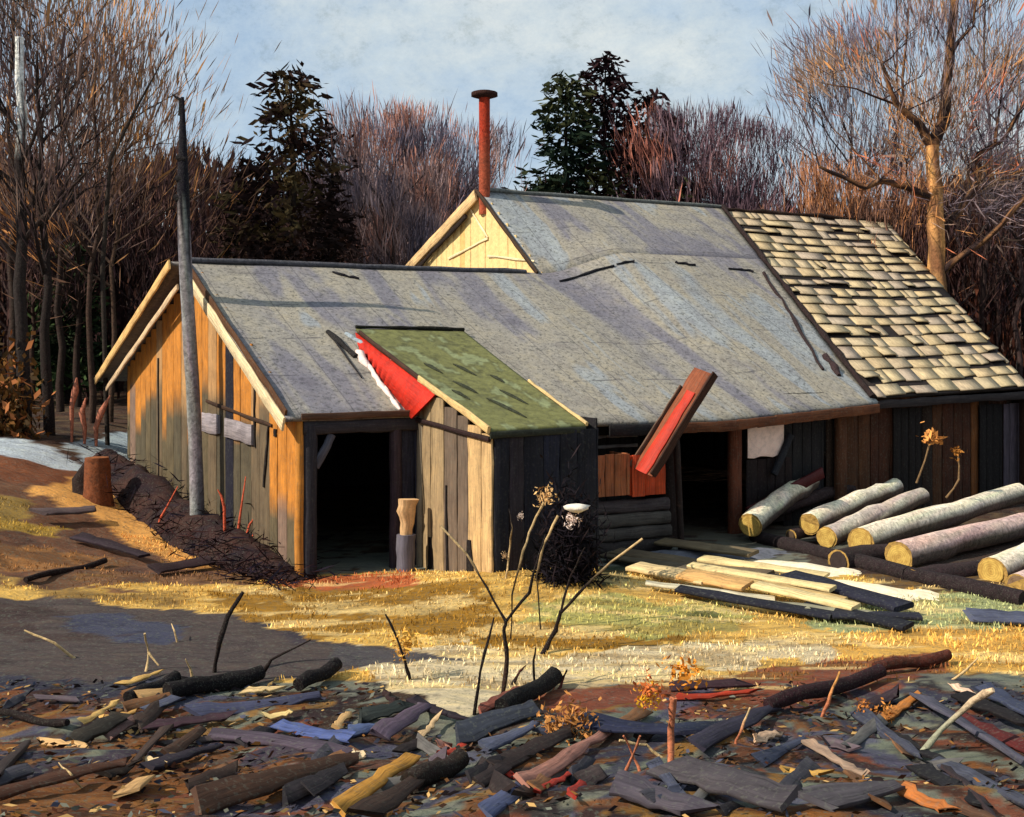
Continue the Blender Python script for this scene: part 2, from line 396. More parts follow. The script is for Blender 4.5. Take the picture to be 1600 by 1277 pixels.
def ground_color(x, y):
    n = fbm(x * 1.1, y * 2.3, 21); n2 = fbm(x * 2.5, y * 5, 33, 3); n3 = fbm(x * .5, y * 1.1, 44, 3)
    c = np.empty(x.shape + (3,)); c[:] = C(124, 124, 110)
    def put(mask, cc, a=1.0):
        a = (mask * a)[..., None]; c[:] = c * (1 - a) + np.array(cc) * a
    put(sstep(5.5, 7.5, np.abs(x)), C(112, 84, 58)); put(n > .52, C(90, 62, 44), .85); put(n > .6, C(60, 42, 34), .8); put(n2 > .62, C(122, 126, 112)); put(n2 < .34, C(48, 44, 50), .9)
    far = sstep(19, 24, y); put(far, C(84, 58, 46)); put(far * (n > .5), C(60, 42, 36)); put(far * (n2 > .6), C(110, 88, 62), .7)
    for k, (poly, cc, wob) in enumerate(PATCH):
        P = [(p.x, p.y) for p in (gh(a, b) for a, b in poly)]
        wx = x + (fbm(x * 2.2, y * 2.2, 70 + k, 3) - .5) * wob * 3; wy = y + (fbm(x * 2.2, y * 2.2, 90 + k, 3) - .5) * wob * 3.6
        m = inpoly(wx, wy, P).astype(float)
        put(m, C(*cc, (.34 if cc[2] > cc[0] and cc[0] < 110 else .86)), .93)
    rs = np.random.default_rng(5); near = (y > 4) & (y < 12) & (np.abs(x) < 9); xn, yn = x[near], y[near]; cn = c[near]
    wxn = xn + (fbm(xn * 3, yn * 3, 201, 3) - .5) * .3; wyn = yn + (fbm(xn * 3, yn * 3, 202, 3) - .5) * .3
    SP = [C(*q) for q in [(128, 80, 40), (110, 66, 40), (70, 46, 36), (50, 38, 40), (84, 84, 104), (150, 108, 52), (120, 126, 110), (96, 64, 50), (60, 60, 76), (132, 72, 48)]]
    for _ in range(420):
        sx_, sy_ = rs.uniform(-6.5, 6.5), rs.uniform(6, 11.3)
        if -1.6 < sx_ < 1.6 and sy_ > 10.4: continue
        an_ = rs.uniform(.25, 1.1) if sx_ < 1.6 + rs.normal(0, .5) else -rs.uniform(.3, 1.1); ca, sa = math.cos(an_), math.sin(an_); ll, ww = rs.uniform(.3, 1.3), rs.uniform(.05, .17)
        ci_ = rs.integers(0, 4) if (sx_ < -2 and sy_ < 8.6) else rs.integers(0, len(SP))
        du_ = (wxn - sx_) * ca + (wyn - sy_) * sa; dv_ = -(wxn - sx_) * sa + (wyn - sy_) * ca
        mm = (du_ / ll) ** 2 + (dv_ / ww) ** 2 < 1; cn[mm] = cn[mm] * .12 + np.array(SP[int(ci_)]) * .88
    c[near] = cn
    s1 = (fbm(x * .9, y * 6, 55, 4) > .58) & (y > 11.6) & (y < 18) & (x > -6)
    yl = c[..., 0] > c[..., 2] * 1.75
    s1 = s1 & yl
    put(s1, C(150, 112, 48), .45)
    s2 = (fbm(x * 1.2, y * 5, 56, 4) > .6) & (y > 11.6) & (y < 17) & (x > -4)
    s2 = s2 & yl
    put(s2, C(240, 208, 140, .9), .55)
    s3 = (fbm(x * 1.5 + y, y * 3, 57, 4) > .56) & (x < -4.2) & (y > 13.5) & (y < 19)
    put(s3, C(66, 46, 42), .5)
    return c
nx, ny = 560, 520
uu = np.linspace(-3.6, 3.6, nx); vv = np.linspace(-2.6, 4.0, ny)
gx, gy = np.meshgrid(4 * np.sinh(uu), 11 + 4 * np.sinh(vv), indexing='ij')
gzz = gz(gx, gy)
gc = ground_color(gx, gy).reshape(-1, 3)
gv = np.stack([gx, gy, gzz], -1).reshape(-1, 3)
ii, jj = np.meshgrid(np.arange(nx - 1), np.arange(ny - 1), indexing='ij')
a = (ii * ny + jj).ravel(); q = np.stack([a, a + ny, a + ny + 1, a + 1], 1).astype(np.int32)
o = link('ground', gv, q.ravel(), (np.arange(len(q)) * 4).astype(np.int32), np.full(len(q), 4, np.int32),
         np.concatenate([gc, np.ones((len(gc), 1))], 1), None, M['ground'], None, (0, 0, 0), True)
tag(o, kind='structure')

# ------------------------------------------------------------------ sawmill frame
Ld = Vector((.8598, .5106, 0)); Gd = Vector((-.5106, .8598, 0)); O0 = Vector((-3, 17, 0))
UPV = Vector((0, 0, 1))
def P(s, t, z): return O0 + Ld * s + Gd * t + UPV * z
SL = .477; EZ = 2.33
def s_at(px, t=0.0):
    k = (px - 800) / F; b = O0 + Gd * t
    return (k * b.y - b.x) / (Ld.x - k * Ld.y)
def z_at(py, s, t): return ZC + (HY - py) / F * P(s, t, 0).y
def rhit(px, py, e=EZ, sl=SL):
    """(s, t) where the ray meets the lower front roof plane"""
    nrm = Ld.cross(Gd + UPV * sl).normalized(); p0 = P(0, 0, e); r = ray(px, py)
    d = (p0 - Vector((0, 0, ZC))).dot(nrm) / r.dot(nrm); q = Vector((0, 0, ZC)) + r * d - P(0, 0, 0)
    return q.dot(Ld), q.dot(Gd)
RZ = EZ + SL * 4.95; RT = 7.475; RRZ = 6.65

def boards(mb, s_or_t, a0, a1, fixed, zlo, zhi, cfun, axis='s', bw=.3, thick=.03, gap=.012, seg=8, nrm=None, miss=0, j=.008):
    """vertical boards along s (axis='s', fixed t) or along t (axis='t', fixed s)"""
    a = a0
    while a < a1 - .02:
        w_ = min(bw * U(.75, 1.25), a1 - a); mid = a + w_ / 2
        lo = zlo(mid) if callable(zlo) else zlo; hi = zhi(mid) if callable(zhi) else zhi
        if R() > miss and hi - lo > .05:
            dv = U(-.006, .006)
            if axis == 's': p0 = P(mid, fixed + dv, lo); p1 = P(mid, fixed + dv, hi); sd = Ld
            else: p0 = P(fixed + dv, mid, lo); p1 = P(fixed + dv, mid, hi); sd = Gd
            key = R()
            mb.plank(p0, p1, sd, w_ - gap, thick, (0, 0, 0), seg=seg, j=j, cfun=lambda q, k=key, m_=mid: cfun(q, k, m_), rnd=.15)
        a += w_

mill = thing('sawmill', P(0, 0, 0), 'long weathered sawmill with speckled grey roof, orange gable end and rusty stovepipe', 'sawmill')
# gable end wall
LZ = 2.85
def gab_top(t): return (EZ + SL * t if t < 4.95 else RZ - (RZ - LZ) * (t - 4.95) / 4.95) - .10
def gab_col(q, k, mid):
    if 3.0 < mid < 3.42: return C(30, 28, 44)  # pole's cast shadow painted into these boards as dark navy
    thr = 1.85 + .35 * math.sin(mid * 3.1 + k * 5) + (k - .5) * .5
    if mid < 1.1: thr = .75 + k * .3
    if 3.3 < mid < 5.2: thr += .5
    f = min(1, max(0, (q.z - thr) / .25))
    hi = C(214, 138, 54, .8) if k < .75 else C(196, 150, 98, .8)
    lo = (C(112, 98, 72), C(98, 88, 68), C(150, 122, 104), C(120, 102, 78))[int(k * 3.99)]
    return tuple(lo[i] * (1 - f) + hi[i] * f for i in range(3))
mb = MB()
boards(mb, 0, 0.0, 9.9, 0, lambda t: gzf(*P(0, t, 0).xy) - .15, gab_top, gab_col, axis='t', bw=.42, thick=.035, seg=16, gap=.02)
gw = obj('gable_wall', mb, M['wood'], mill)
mb = MB(); boards(mb, 0, .05, 9.85, .05, lambda t: gzf(*P(.1, t, 0).xy) - .15, lambda t: gab_top(t) - .03, lambda q, k, m_: C(34, 26, 24), axis='t', bw=.37, thick=.02, seg=3, gap=-.02)
obj('light_stop_boards', mb, M['darkwood'], gw)  # boards added behind the gable to stop sun leaking through its cracks
mb = MB()   # dark backing and battens behind the cracks
mb.plank(P(.06, 0.05, 1.1), P(.06, 9.85, 1.1), UPV, .12, .05, C(40, 30, 26)); mb.plank(P(.06, .05, 2.2), P(.06, 9.85, 2.45), UPV, .12, .05, C(40, 30, 26))
obj('wall_girt', mb, M['darkwood'], gw)
mb = MB(); mb.plank(P(-.035, .95, 2.08), P(-.035, 4.2, 2.30), UPV, .05, .03, C(70, 46, 30), seg=8)
obj('wall_rail', mb, M['darkwood'], gw)
def gabp(px, py, off=-.05):   # point on the gable plane
    r = ray(px, py); p0 = P(off, 0, 0); n_ = Ld; d = (p0 - Vector((0, 0, ZC))).dot(n_) / r.dot(n_); return Vector((0, 0, ZC)) + r * d
for (x0, y0, x1, y1, h, c) in ((316, 660, 342, 664, .32, C(170, 160, 165)), (352, 668, 394, 680, .32, C(165, 155, 158))):
    mb = MB(); mb.plank(gabp(x0, y0), gabp(x1, y1), UPV, h, .03, c, j=.02); tag(obj('patch_board', mb, M['wood'], gw), 'pale lavender-grey patch board')
for (x0, y0, x1, y1, wd) in ((397, 585, 398, 700, .05), (420, 660, 412, 760, .04), (247, 560, 248, 760, .045)):
    mb = MB(); mb.plank(gabp(x0, y0, -.03), gabp(x1, y1, -.03), Gd, wd, .03, C(34, 24, 20), seg=6, j=.02); obj('batten', mb, M['darkwood'], gw)
mb = MB(); mb.plank(gabp(430, 670, -.03), gabp(430, 682, -.03), Gd, .1, .03, C(24, 14, 12)); obj('knot_hole', mb, M['darkwood'], gw)
# rake boards
def rake(name, s, t0, z0, t1, z1, w_, th, c, lab=None, seg=14, j=.015):
    mb = MB(); mb.plank(P(s, t0, z0), P(s, t1, z1), UPV, w_, th, c, seg=seg, j=j); o = obj(name, mb, M['wood'], mill)
    if lab: tag(o, lab)
LS = (RZ - LZ) / 4.95
rake('rake_board', -.24, -.1, EZ - .16, 4.9, RZ - .17, .2, .04, C(238, 214, 168, .85), 'bright cream rake board on the near slope')
rake('rake_board', -.205, -.1, EZ - .0, 4.95, RZ + .015, .12, .04, C(92, 58, 32, .8), 'brown top edge of the near rake')
rake('rake_board', -.47, 4.9, RZ - .05, 10.85, RZ - LS * 5.9 - .05, .17, .04, C(232, 186, 118, .85), 'outer tan rake board on the far slope')
rake('rake_board', -.3, 5.0, RZ - .42, 10.55, RZ - LS * 5.6 - .32, .12, .04, C(222, 190, 150, .85), 'inner tan rake board under the far slope')
# roofs
def eave_t(s):
    pts = [(-.3, -.12), (2.0, -.12), (4.2, rhit(860, 662)[1]), (rhit(920, 661)[0], rhit(920, 661)[1]), (rhit(1130, 655)[0], rhit(1130, 655)[1]), (rhit(1372, 628)[0], rhit(1372, 628)[1])]
    for (a, ta), (b, tb) in zip(pts, pts[1:]):
        if s <= b: return ta + (tb - ta) * max(0, (s - a)) / (b - a)
    return pts[-1][1]
SE = rhit(1372, 628)[0]; SR = 14.12; SK = SE + (SR - SE) * (4.95 + .2) / (RT + .2)
def sag(s, t): return -.035 * math.sin(s * 1.7 + .5) * math.sin(max(t, 0) * .62) + .02 * (float(vnoise(s * 1.5, t * 1.5, 3)) - .5)
def zroof(s, t):
    w_ = min(1, max(0, (s - 7.1) / 2.2)); w_ = w_ * w_ * (3 - 2 * w_)
    return EZ + SL * t + (((RRZ - EZ) / RT - SL) * t * w_ if t > 0 else 0)
def rc(p, u, v): return (1.16, 1.14, 1.12)
def fl(u, v):
    sb = -.22 + u * (SE + .22); st = -.22 + u * (SK + .22); tb = eave_t(sb); t = tb + (4.97 - tb) * v; s = sb + (st - sb) * v
    return P(s, t, zroof(s, t) + sag(s, t))
def fluv(u, v): sb = -.22 + u * (SE + .22); st = -.22 + u * (SK + .22); return (sb + (st - sb) * v, 5.2 * v)
mb = MB(); mb.grid(fl, 60, 22, .07, rc, fluv); fr = obj('front_roof', mb, M['roof'], mill)
def up_(u, v):
    s = 7.08 + u * ((SK + (SR - SK) * v) - 7.08); t = 4.95 + (RT - 4.95) * v
    zk = zroof(7.08 + u * (SK - 7.08), 4.95); return P(s, t, zk + .004 + (RRZ - zk) * v + sag(s, t) * (1 - v))
mb = MB(); mb.grid(up_, 34, 12, .07, rc, lambda u, v: (7.08 + u * (SK - 7.08 + (SR - SK) * v), 7 + 3 * v)); obj('upper_roof', mb, M['roof'], mill)
def bk(u, v): s = -.45 + u * (7.08 + .45); t = 4.96 + 5.87 * v; return P(s, t, RZ - LS * 5.87 * v)
mb = MB(); mb.grid(bk, 20, 10, .07, rc, lambda u, v: (u * 8, v * 5)); obj('rear_roof', mb, M['roof'], mill)
def bk2(u, v): s = 7.08 + u * (SR - 7.08); t = RT + .01 + 7.5 * v; return P(s, t, RRZ - .42 * 7.5 * v)
mb = MB(); mb.grid(bk2, 20, 10, .07, rc, lambda u, v: (u * 8, v * 7)); obj('rear_roof', mb, M['roof'], mill)
# ridge caps, kink seam, torn seams
mb = MB(); mb.tube([P(-.25 + k * .5, 4.95, RZ + .03 + U(-.01, .01)) for k in range(15)], .055, C(92, 90, 96), n=6, j=.15); obj('ridge_cap', mb, M['bark'], mill)
mb = MB(); mb.tube([P(7.1 + k * (SR - 7.1) / 12, RT, RRZ + .03 + U(-.01, .01)) for k in range(13)], .05, C(120, 122, 118), n=6, j=.15); obj('ridge_cap', mb, M['bark'], mill)
def seam_line(pts, r, c, name='tar_seam', dz=.02):
    mb = MB(); out = []
    for i in range(len(pts) - 1):
        for f in np.linspace(0, 1, 7)[(0 if i == 0 else 1):]:
            px = pts[i][0] + (pts[i + 1][0] - pts[i][0]) * f; py = pts[i][1] + (pts[i + 1][1] - pts[i][1]) * f
            s, t = rhit(px + U(-2, 2), py + U(-1, 1))
            out.append(P(s, t, zroof(s, t) + sag(s, t) + dz))
    mb.tube(out, [r * U(.5, 1.3) for _ in out], c, n=6, j=.2); obj(name, mb, M['bark'], fr)
seam_line([(1193, 458), (1235, 510), (1285, 585)], .04, C(50, 34, 36)); seam_line([(1290, 565), (1312, 592)], .06, C(58, 40, 42))
for a, b in (((875, 441), (960, 443)), ((965, 444), (990, 445)), ((1055, 445), (1085, 449)), ((1140, 452), (1178, 456)), ((520, 428), (560, 438))):
    seam_line([a, b], .03, C(30, 28, 36))
# right edge of the main roof, dark ragged
mb = MB(); pts = []
for k in range(24):
    f = k / 23
    if f < .65:
        g = f / .65; s = SE + (SK - SE) * g; t = -.2 + 5.15 * g; z = zroof(s, t)
    else:
        g = (f - .65) / .35; s = SK + (SR - SK) * g; t = 4.95 + (RT - 4.95) * g; z = zroof(s, 4.95) + (RRZ - zroof(s, 4.95)) * g
    pts.append(P(s - .03, t, z + .05))
mb.tube(pts, [U(.03, .075) for _ in pts], C(44, 28, 28), n=6, j=.2); obj('edge_flashing', mb, M['bark'], mill)
# upper gable
def ug_top(t): return (RZ + (RRZ - RZ) * (t - 4.95) / (RT - 4.95) if t < RT else RRZ - .42 * (t - RT)) - .06
mb = MB(); boards(mb, 0, 4.95, 12.5, 7.15, 3.2, ug_top, lambda q, k, m_: jit(C(240, 206, 142, .9) if k < .7 else C(228, 186, 116, .9), .04), axis='t', bw=.3, seg=8, gap=.01)
ug = obj('upper_gable_wall', mb, M['stone'], mill)
mb = MB(); mb.plank(P(7.0, RT, RRZ - .1), P(7.0, 12.0, RRZ - .42 * (12.0 - RT) - .1), UPV, .26, .05, C(236, 196, 140, .85), seg=12, j=.02); tag(obj('rake_board', mb, M['wood'], mill), 'cream rake board on the upper gable')
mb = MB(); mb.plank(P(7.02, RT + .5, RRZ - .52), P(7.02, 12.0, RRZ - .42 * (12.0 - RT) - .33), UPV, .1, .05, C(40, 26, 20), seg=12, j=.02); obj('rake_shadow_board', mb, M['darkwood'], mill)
mb = MB(); mb.plank(P(7.0, 4.9, RZ - .0), P(7.0, RT, RRZ + .0), UPV, .09, .05, C(70, 50, 34), seg=12, j=.012); tag(obj('rake_board', mb, M['darkwood'], mill), 'thin brown rake edge of the upper gable')
for (a, b) in (((735, 328), (762, 372)), ((762, 372), (700, 405)), ((762, 400), (835, 408))):
    mb = MB()
    def ugp(px, py):
        r = ray(px, py); p0 = P(7.11, 0, 0); d = (p0 - Vector((0, 0, ZC))).dot(Ld) / r.dot(Ld); return Vector((0, 0, ZC)) + r * d
    mb.plank(ugp(*a), ugp(*b), UPV, .05, .02, C(246, 226, 180, .9), j=.012); obj('trim_strip', mb, M['wood'], ug)
# stovepipe
sp0 = at(757, 300, 27.0); sp1 = at(757, 152, 27.0)
pipe = MB(); pipe.tube([sp0 - UPV * .5, sp0 + UPV * .7, sp0 + UPV * 1.4, sp1], .125, C(188, 62, 36), n=14, j=.02, cfun=lambda q: jit(C(186, 60, 34) if q.z > sp0.z + .9 else C(176, 84, 56), .12))
pp = obj('stovepipe', pipe, M['bark'], mill, smooth=True)
mb = MB(); mb.tube([sp1 - UPV * .02, sp1 + UPV * .02, sp1 + UPV * .1, sp1 + UPV * .13], [.17, .3, .3, .2], C(60, 30, 24), n=14, j=.03); obj('pipe_cap', mb, M['bark'], pp)
# interior and rear walls
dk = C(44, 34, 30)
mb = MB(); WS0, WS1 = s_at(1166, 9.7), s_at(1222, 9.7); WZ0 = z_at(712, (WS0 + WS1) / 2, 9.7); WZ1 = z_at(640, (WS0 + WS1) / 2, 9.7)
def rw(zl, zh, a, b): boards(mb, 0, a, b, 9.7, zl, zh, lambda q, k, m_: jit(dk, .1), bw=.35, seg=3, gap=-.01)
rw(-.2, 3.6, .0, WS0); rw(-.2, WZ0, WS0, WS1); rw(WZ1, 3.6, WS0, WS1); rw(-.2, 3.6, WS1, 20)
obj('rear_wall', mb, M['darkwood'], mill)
def post(name, s, t, z0, z1, w_, c, parent=mill, m='wood', tilt=0, w1=None, th=None):
    mb = MB(); mb.plank(P(s, t, z0), P(s + tilt, t, z1), Ld, w_, th or w_, c, seg=8, j=.012, w1=w1); return obj(name, mb, M[m], parent)
post('corner_post', .02, -.03, -.15, EZ - .12, .12, C(214, 142, 60, .8))
post('door_post', .16, -.02, -.15, EZ - .2, .2, C(50, 48, 56), m='darkwood')
post('door_post', 1.5, -.02, -.1, EZ - .2, .16, C(66, 52, 60), m='darkwood')
mb = MB(); mb.plank(P(.05, -.06, EZ - .22), P(2.2, -.06, EZ - .22), UPV, .2, .1, C(58, 54, 60), seg=10, j=.015); obj('lintel', mb, M['darkwood'], mill)
mb = MB(); mb.plank(P(.24, -.03, 1.55), P(.5, -.03, 2.0), Ld, .12, .08, C(92, 92, 104), seg=6, bow=.04); obj('corner_brace', mb, M['darkwood'], mill)
mb = MB(); mb.plank(P(.0, -.15, EZ - .06), P(2.1, -.15, EZ - .06), UPV, .09, .03, C(96, 66, 48), seg=10); obj('fascia_board', mb, M['darkwood'], mill)
mb = MB(); boards(mb, 0, 1.58, 2.1, .0, -.1, EZ - .15, lambda q, k, m_: jit(C(52, 52, 66), .15), bw=.2, seg=5); obj('wall_panel', mb, M['darkwood'], mill)  # wall stands in shade; the shade is put into its colour
# right hand bays: fascia, posts
mb = MB(); pts = []
sa, sb_ = rhit(1050, 657)[0], rhit(1372, 629)[0]
for k in range(12):
    s = sa + (sb_ - sa) * k / 11; t = eave_t(s); pts.append((s, t))
for (s, t), (s2, t2) in zip(pts, pts[1:]):
    mb.plank(P(s, t - .03, EZ + SL * t - .12), P(s2 + .01, t2 - .03, EZ + SL * t2 - .12), UPV, .17, .04, jit(C(120, 70, 42), .12), seg=2, j=.01)
tag(obj('fascia_board', mb, M['wood'], mill), 'rust brown fascia board under the long eave')
mb = MB(); sa2 = 4.9
for k in range(5):
    s = sa2 + (sa - sa2) * k / 5; s2 = sa2 + (sa - sa2) * (k + 1) / 5; t = eave_t(s); t2 = eave_t(s2)
    mb.plank(P(s, t - .02, EZ + SL * t - .13), P(s2, t2 - .02, EZ + SL * t2 - .13), UPV, .18, .04, C(38, 34, 36), seg=2, j=.01)
obj('fascia_board', mb, M['darkwood'], mill)
s = s_at(1148); post('bay_post', s, 0, -.2, EZ - .1, .26, C(120, 66, 44), th=.16)
s = s_at(1312); post('bay_post', s, -.02, -.2, EZ - .1, .24, C(96, 60, 38), th=.16)
s = s_at(1062); post('bay_post', s, .3, -.2, EZ - .1, .3, C(50, 34, 28), m='darkwood')
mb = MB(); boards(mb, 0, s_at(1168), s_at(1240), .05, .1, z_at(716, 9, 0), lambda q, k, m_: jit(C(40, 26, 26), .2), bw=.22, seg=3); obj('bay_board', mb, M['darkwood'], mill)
mb = MB(); zz0, zz1 = z_at(714, 8.5, 0), z_at(652, 8.5, 0); mb.plank(P(s_at(1168), .0, (zz0 + zz1) / 2), P(s_at(1226), .0, (zz0 + zz1) / 2), UPV, zz1 - zz0, .03, (.95, .72, .62), seg=6, j=.03); tag(obj('bright_view_panel', mb, M['stone'], mill), 'pale pink panel standing in for the bright view through the bay')  # panel added to give the bright pink view through the open bay
mb = MB(); mb.plank(P(s_at(1205), -.06, z_at(740, 9, 0)), P(s_at(1232), -.06, z_at(680, 9, 0)), Ld, .14, .1, C(40, 42, 50)); obj('bay_brace', mb, M['darkwood'], mill)
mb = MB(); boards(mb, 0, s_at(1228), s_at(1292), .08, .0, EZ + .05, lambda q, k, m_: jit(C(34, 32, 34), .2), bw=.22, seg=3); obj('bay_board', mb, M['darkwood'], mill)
mb = MB(); mb.plank(P(s_at(1152), -.25, z_at(800, 8, 0)), P(s_at(1275), -.15, z_at(738, 9.8, 0)), UPV, .2, .06, C(92, 26, 26), seg=6, j=.02); tag(obj('leaning_board', mb, M['paint'], mill), 'dark red board leaning in the open bay')
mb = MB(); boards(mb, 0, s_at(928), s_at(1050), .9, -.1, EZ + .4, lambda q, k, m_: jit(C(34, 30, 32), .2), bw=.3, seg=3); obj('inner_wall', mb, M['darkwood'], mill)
for k, (zz, c) in enumerate(((.1, C(60, 52, 50)), (.31, C(90, 82, 76)), (.52, C(104, 96, 88)), (.73, C(92, 80, 80)))):
    mb = MB(); mb.plank(P(s_at(926, -.7), -.7 + .02 * k, zz), P(s_at(1046, -.7), -.7 + .02 * k, zz - .02), UPV, .2, .16, c, seg=8, j=.012); obj('sill_beam', mb, M['wood'], mill)
for zz in (1.62, 1.78):
    mb = MB(); mb.plank(P(s_at(928), -.1, zz), P(s_at(990), -.1, zz), UPV, .05, .03, C(130, 125, 120)); obj('slat', mb, M['wood'], mill)

# ------------------------------------------------------------------ shingled shed (right)
sh = thing('shingled_shed', P(13, 0, 0), 'brown board shed with sagging cream shingle roof at the right end', 'shed')
c00 = (SE + .05, rhit(1385, 622)[1] - .02); CE = s_at(1600, -.1)
def croof(u, v, dz=0):
    sb = c00[0] + u * (CE - c00[0]); st = SR + .02 + u * (19.97 - SR); t = -.22 + (RT + .22) * v
    s = sb + (st - sb) * v; z = (EZ - .05 + .1 * u) + (6.58 - EZ + .05 - .1 * u) * v
    return P(s, t, z - .05 * math.sin(u * 3.1) * math.sin(v * 3.14) + dz)
mb = MB(); mb.grid(lambda u, v: croof(u, v), 16, 16, .05, lambda p, u, v: C(40, 30, 28), lambda u, v: (u * 5, v * 8)); obj('roof_deck', mb, M['darkwood'], sh)
mb = MB(); rows = 19
nrmC = (croof(1, 0) - croof(0, 0)).cross(croof(0, 1) - croof(0, 0)).normalized()
for r in range(rows):
    v0 = r / rows; u = -.004
    while u < 1.0:
        du = U(.03, .16); u1 = min(u + du, 1.0)
        rowgap = (.99 if vnoise(u * 3.5 + r * 7.7, r * 3.1, 9) > .42 else U(.7, .85))
        if vnoise(u * 5, r * .9, 8) > .82: rowgap = .6
        if R() > .012:
            lift = U(.012, .032) if R() < .88 else U(.05, .1)
            vA = v0 + U(-.006, .004); vB = v0 + rowgap / rows * 1.0
            vC = vA + U(-.006, .006); a = croof(u + .001, vA, lift + .03); b = croof(u1 - U(.0, .004), vC, lift * U(.8, 1.1) + .03); c_ = croof(u1 - .001, vB, .018); d = croof(u + .001, vB, .018)
            cc = jit(random.choice([C(204, 184, 148, .8), C(210, 188, 146, .8), C(198, 176, 144, .8), C(206, 182, 140, .8), C(188, 170, 148, .8)]), .03)
            th = Vector((0, 0, .028))
            i = [mb.vert(p, cc) for p in (a, b, c_, d, a - th, b - th, c_ - th, d - th)]
            L_ = [(u * 5, v0 * 8), (u1 * 5, v0 * 8), (u1 * 5, v0 * 8 + .4), (u * 5, v0 * 8 + .4)]
            rr = R() * 30; Lr = [(y * 1.0 + rr, x + rr) for x, y in L_]
            mb.face((i[0], i[1], i[2], i[3]), Lr); mb.face((i[4], i[7], i[6], i[5]), Lr); mb.face((i[0], i[4], i[5], i[1]), Lr)
            mb.face((i[1], i[5], i[6], i[2]), Lr); mb.face((i[2], i[6], i[7], i[3]), Lr); mb.face((i[3], i[7], i[4], i[0]), Lr)
        u = u1
obj('shingles', mb, M['shingle'], sh)
mb = MB(); mb.tube([croof(k / 14, 1.0, .04 + U(-.02, .03)) for k in range(15)], [U(.03, .08) for _ in range(15)], C(60, 40, 32), n=6, j=.2); obj('ridge_cap', mb, M['bark'], sh)
mb = MB(); mb.grid(lambda u, v: P(SR + u * 5.8, RT + .02 + 7.4 * v, 6.56 - .42 * 7.4 * v), 8, 8, .06, lambda p, u, v: C(90, 76, 60), lambda u, v: (u * 6, v * 7)); obj('rear_roof', mb, M['wood'], sh)
mb = MB(); boards(mb, 0, s_at(1298), CE - .1, .12, -.2, EZ - .1, lambda q, k, m_: jit((C(96, 60, 36), C(84, 48, 30), C(56, 40, 30), C(134, 82, 40))[int(k * 3.99)], .12), bw=.28, seg=8, gap=.018)
wl = obj('front_wall', mb, M['wood'], sh)
mb = MB(); mb.plank(P(c00[0], -.2, EZ - .2), P(CE, -.2, EZ - .12), UPV, .16, .05, C(58, 50, 50), seg=14, j=.015); obj('fascia_board', mb, M['darkwood'], sh)
for (xa, xb, c) in ((1395, 1440, C(30, 22, 20)), (1530, 1566, C(26, 20, 20)), (1568, 1598, C(96, 86, 96))):
    mb = MB(); boards(mb, 0, s_at(xa, .05), s_at(xb, .05), .05, .1, EZ - .3, lambda q, k, m_: jit(c, .1), bw=.2, seg=4); obj('wall_panel', mb, M['darkwood'], sh)
mb = MB()
e0, e1 = croof(1, 0), croof(1, 1)
for k in range(24):
    f = (k + .5) / 24; q = croof(1, f) - Ld * .1
    mb.plank((q.x, q.y, -.2), (q.x, q.y, q.z - .08), (e1 - e0), (e1 - e0).xy.length / 24, .03, jit(C(80, 52, 36), .15), seg=3)
obj('end_wall', mb, M['wood'], sh)

# ------------------------------------------------------------------ lean-to with green roof
DS = s_at(652); DT = -2.28
l0 = rhit(556, 519); l1 = rhit(725, 523)
lt = thing('lean_to', P(DS, DT / 2, 0), 'plank lean-to with mossy green roof and red cheek at the front of the sawmill', 'lean-to')
dq = P(DS, DT, 0); DQ = s_at(935, DT) - DS
EZD = 2.16
def corner(px, py, Y): return at(px, py, Y)
g0 = P(l0[0], l0[1], EZ + SL * l0[1] + .06); g1 = P(l1[0], l1[1], EZ + SL * l1[1] + .06)
e0 = at(766, 672, dq.y - .1); e1 = at(915, 663, P(DS + DQ, DT, 0).y - .1)
def groof(u, v):
    a = e0.lerp(e1, u); b = g0.lerp(g1, u); p = a.lerp(b, v); p.z -= .05 * math.sin(v * 3.14) * math.sin(u * 2.4 + .3); return p
def gcol(p, u, v):
    n = float(fbm(u * 3, v * 14, 61, 3)); n2 = float(fbm(u * 9 + v * 2, v * 9, 62, 3))
    c = C(116, 116, 70, .8) if n2 < .55 else C(102, 102, 64, .8)
    if n2 > .66: c = C(132, 138, 98, .8)
    return c
mb = MB(); mb.grid(groof, 40, 60, .06, gcol, lambda u, v: (v * 5, u * 2)); gr = obj('green_roof', mb, M['soil'], lt)
for (ua, va, ub, vb) in ((.28, .44, .36, .32), (.38, .27, .5, .08), (.62, .35, .7, .2), (.22, .62, .28, .52), (.5, .62, .58, .5), (.72, .5, .76, .42), (.15, .35, .2, .26)):
    mb = MB(); mb.tube([groof(ua + (ub - ua) * f, va + (vb - va) * f) + Vector((0, 0, .012)) for f in np.linspace(0, 1, 6)], [.006, .022, .03, .026, .02, .006], C(56, 60, 44), n=6, j=.2); obj('tar_patch', mb, M['bark'], gr)
mb = MB(); mb.plank(groof(-.015, 0), groof(-.015, .46), UPV, .09, .04, C(226, 190, 128, .85), seg=8, j=.012); tag(obj('rake_board', mb, M['wood'], lt), 'cream lower rake board')
mb = MB(); mb.plank(groof(-.015, .46), groof(-.015, .95), UPV, .07, .04, C(70, 44, 30), seg=8, j=.012); obj('rake_board', mb, M['darkwood'], lt)
mb = MB(); mb.plank(groof(1.01, 0), groof(1.01, .42), UPV, .06, .04, C(222, 190, 130, .85), seg=8, j=.012); obj('rake_board', mb, M['wood'], lt)
mb = MB(); mb.tube([groof(k / 10, 1.0) + Vector((0, 0, .03)) for k in range(11)], [U(.025, .05) for _ in range(11)], C(34, 32, 24), n=6, j=.2); obj('top_flashing', mb, M['bark'], lt)
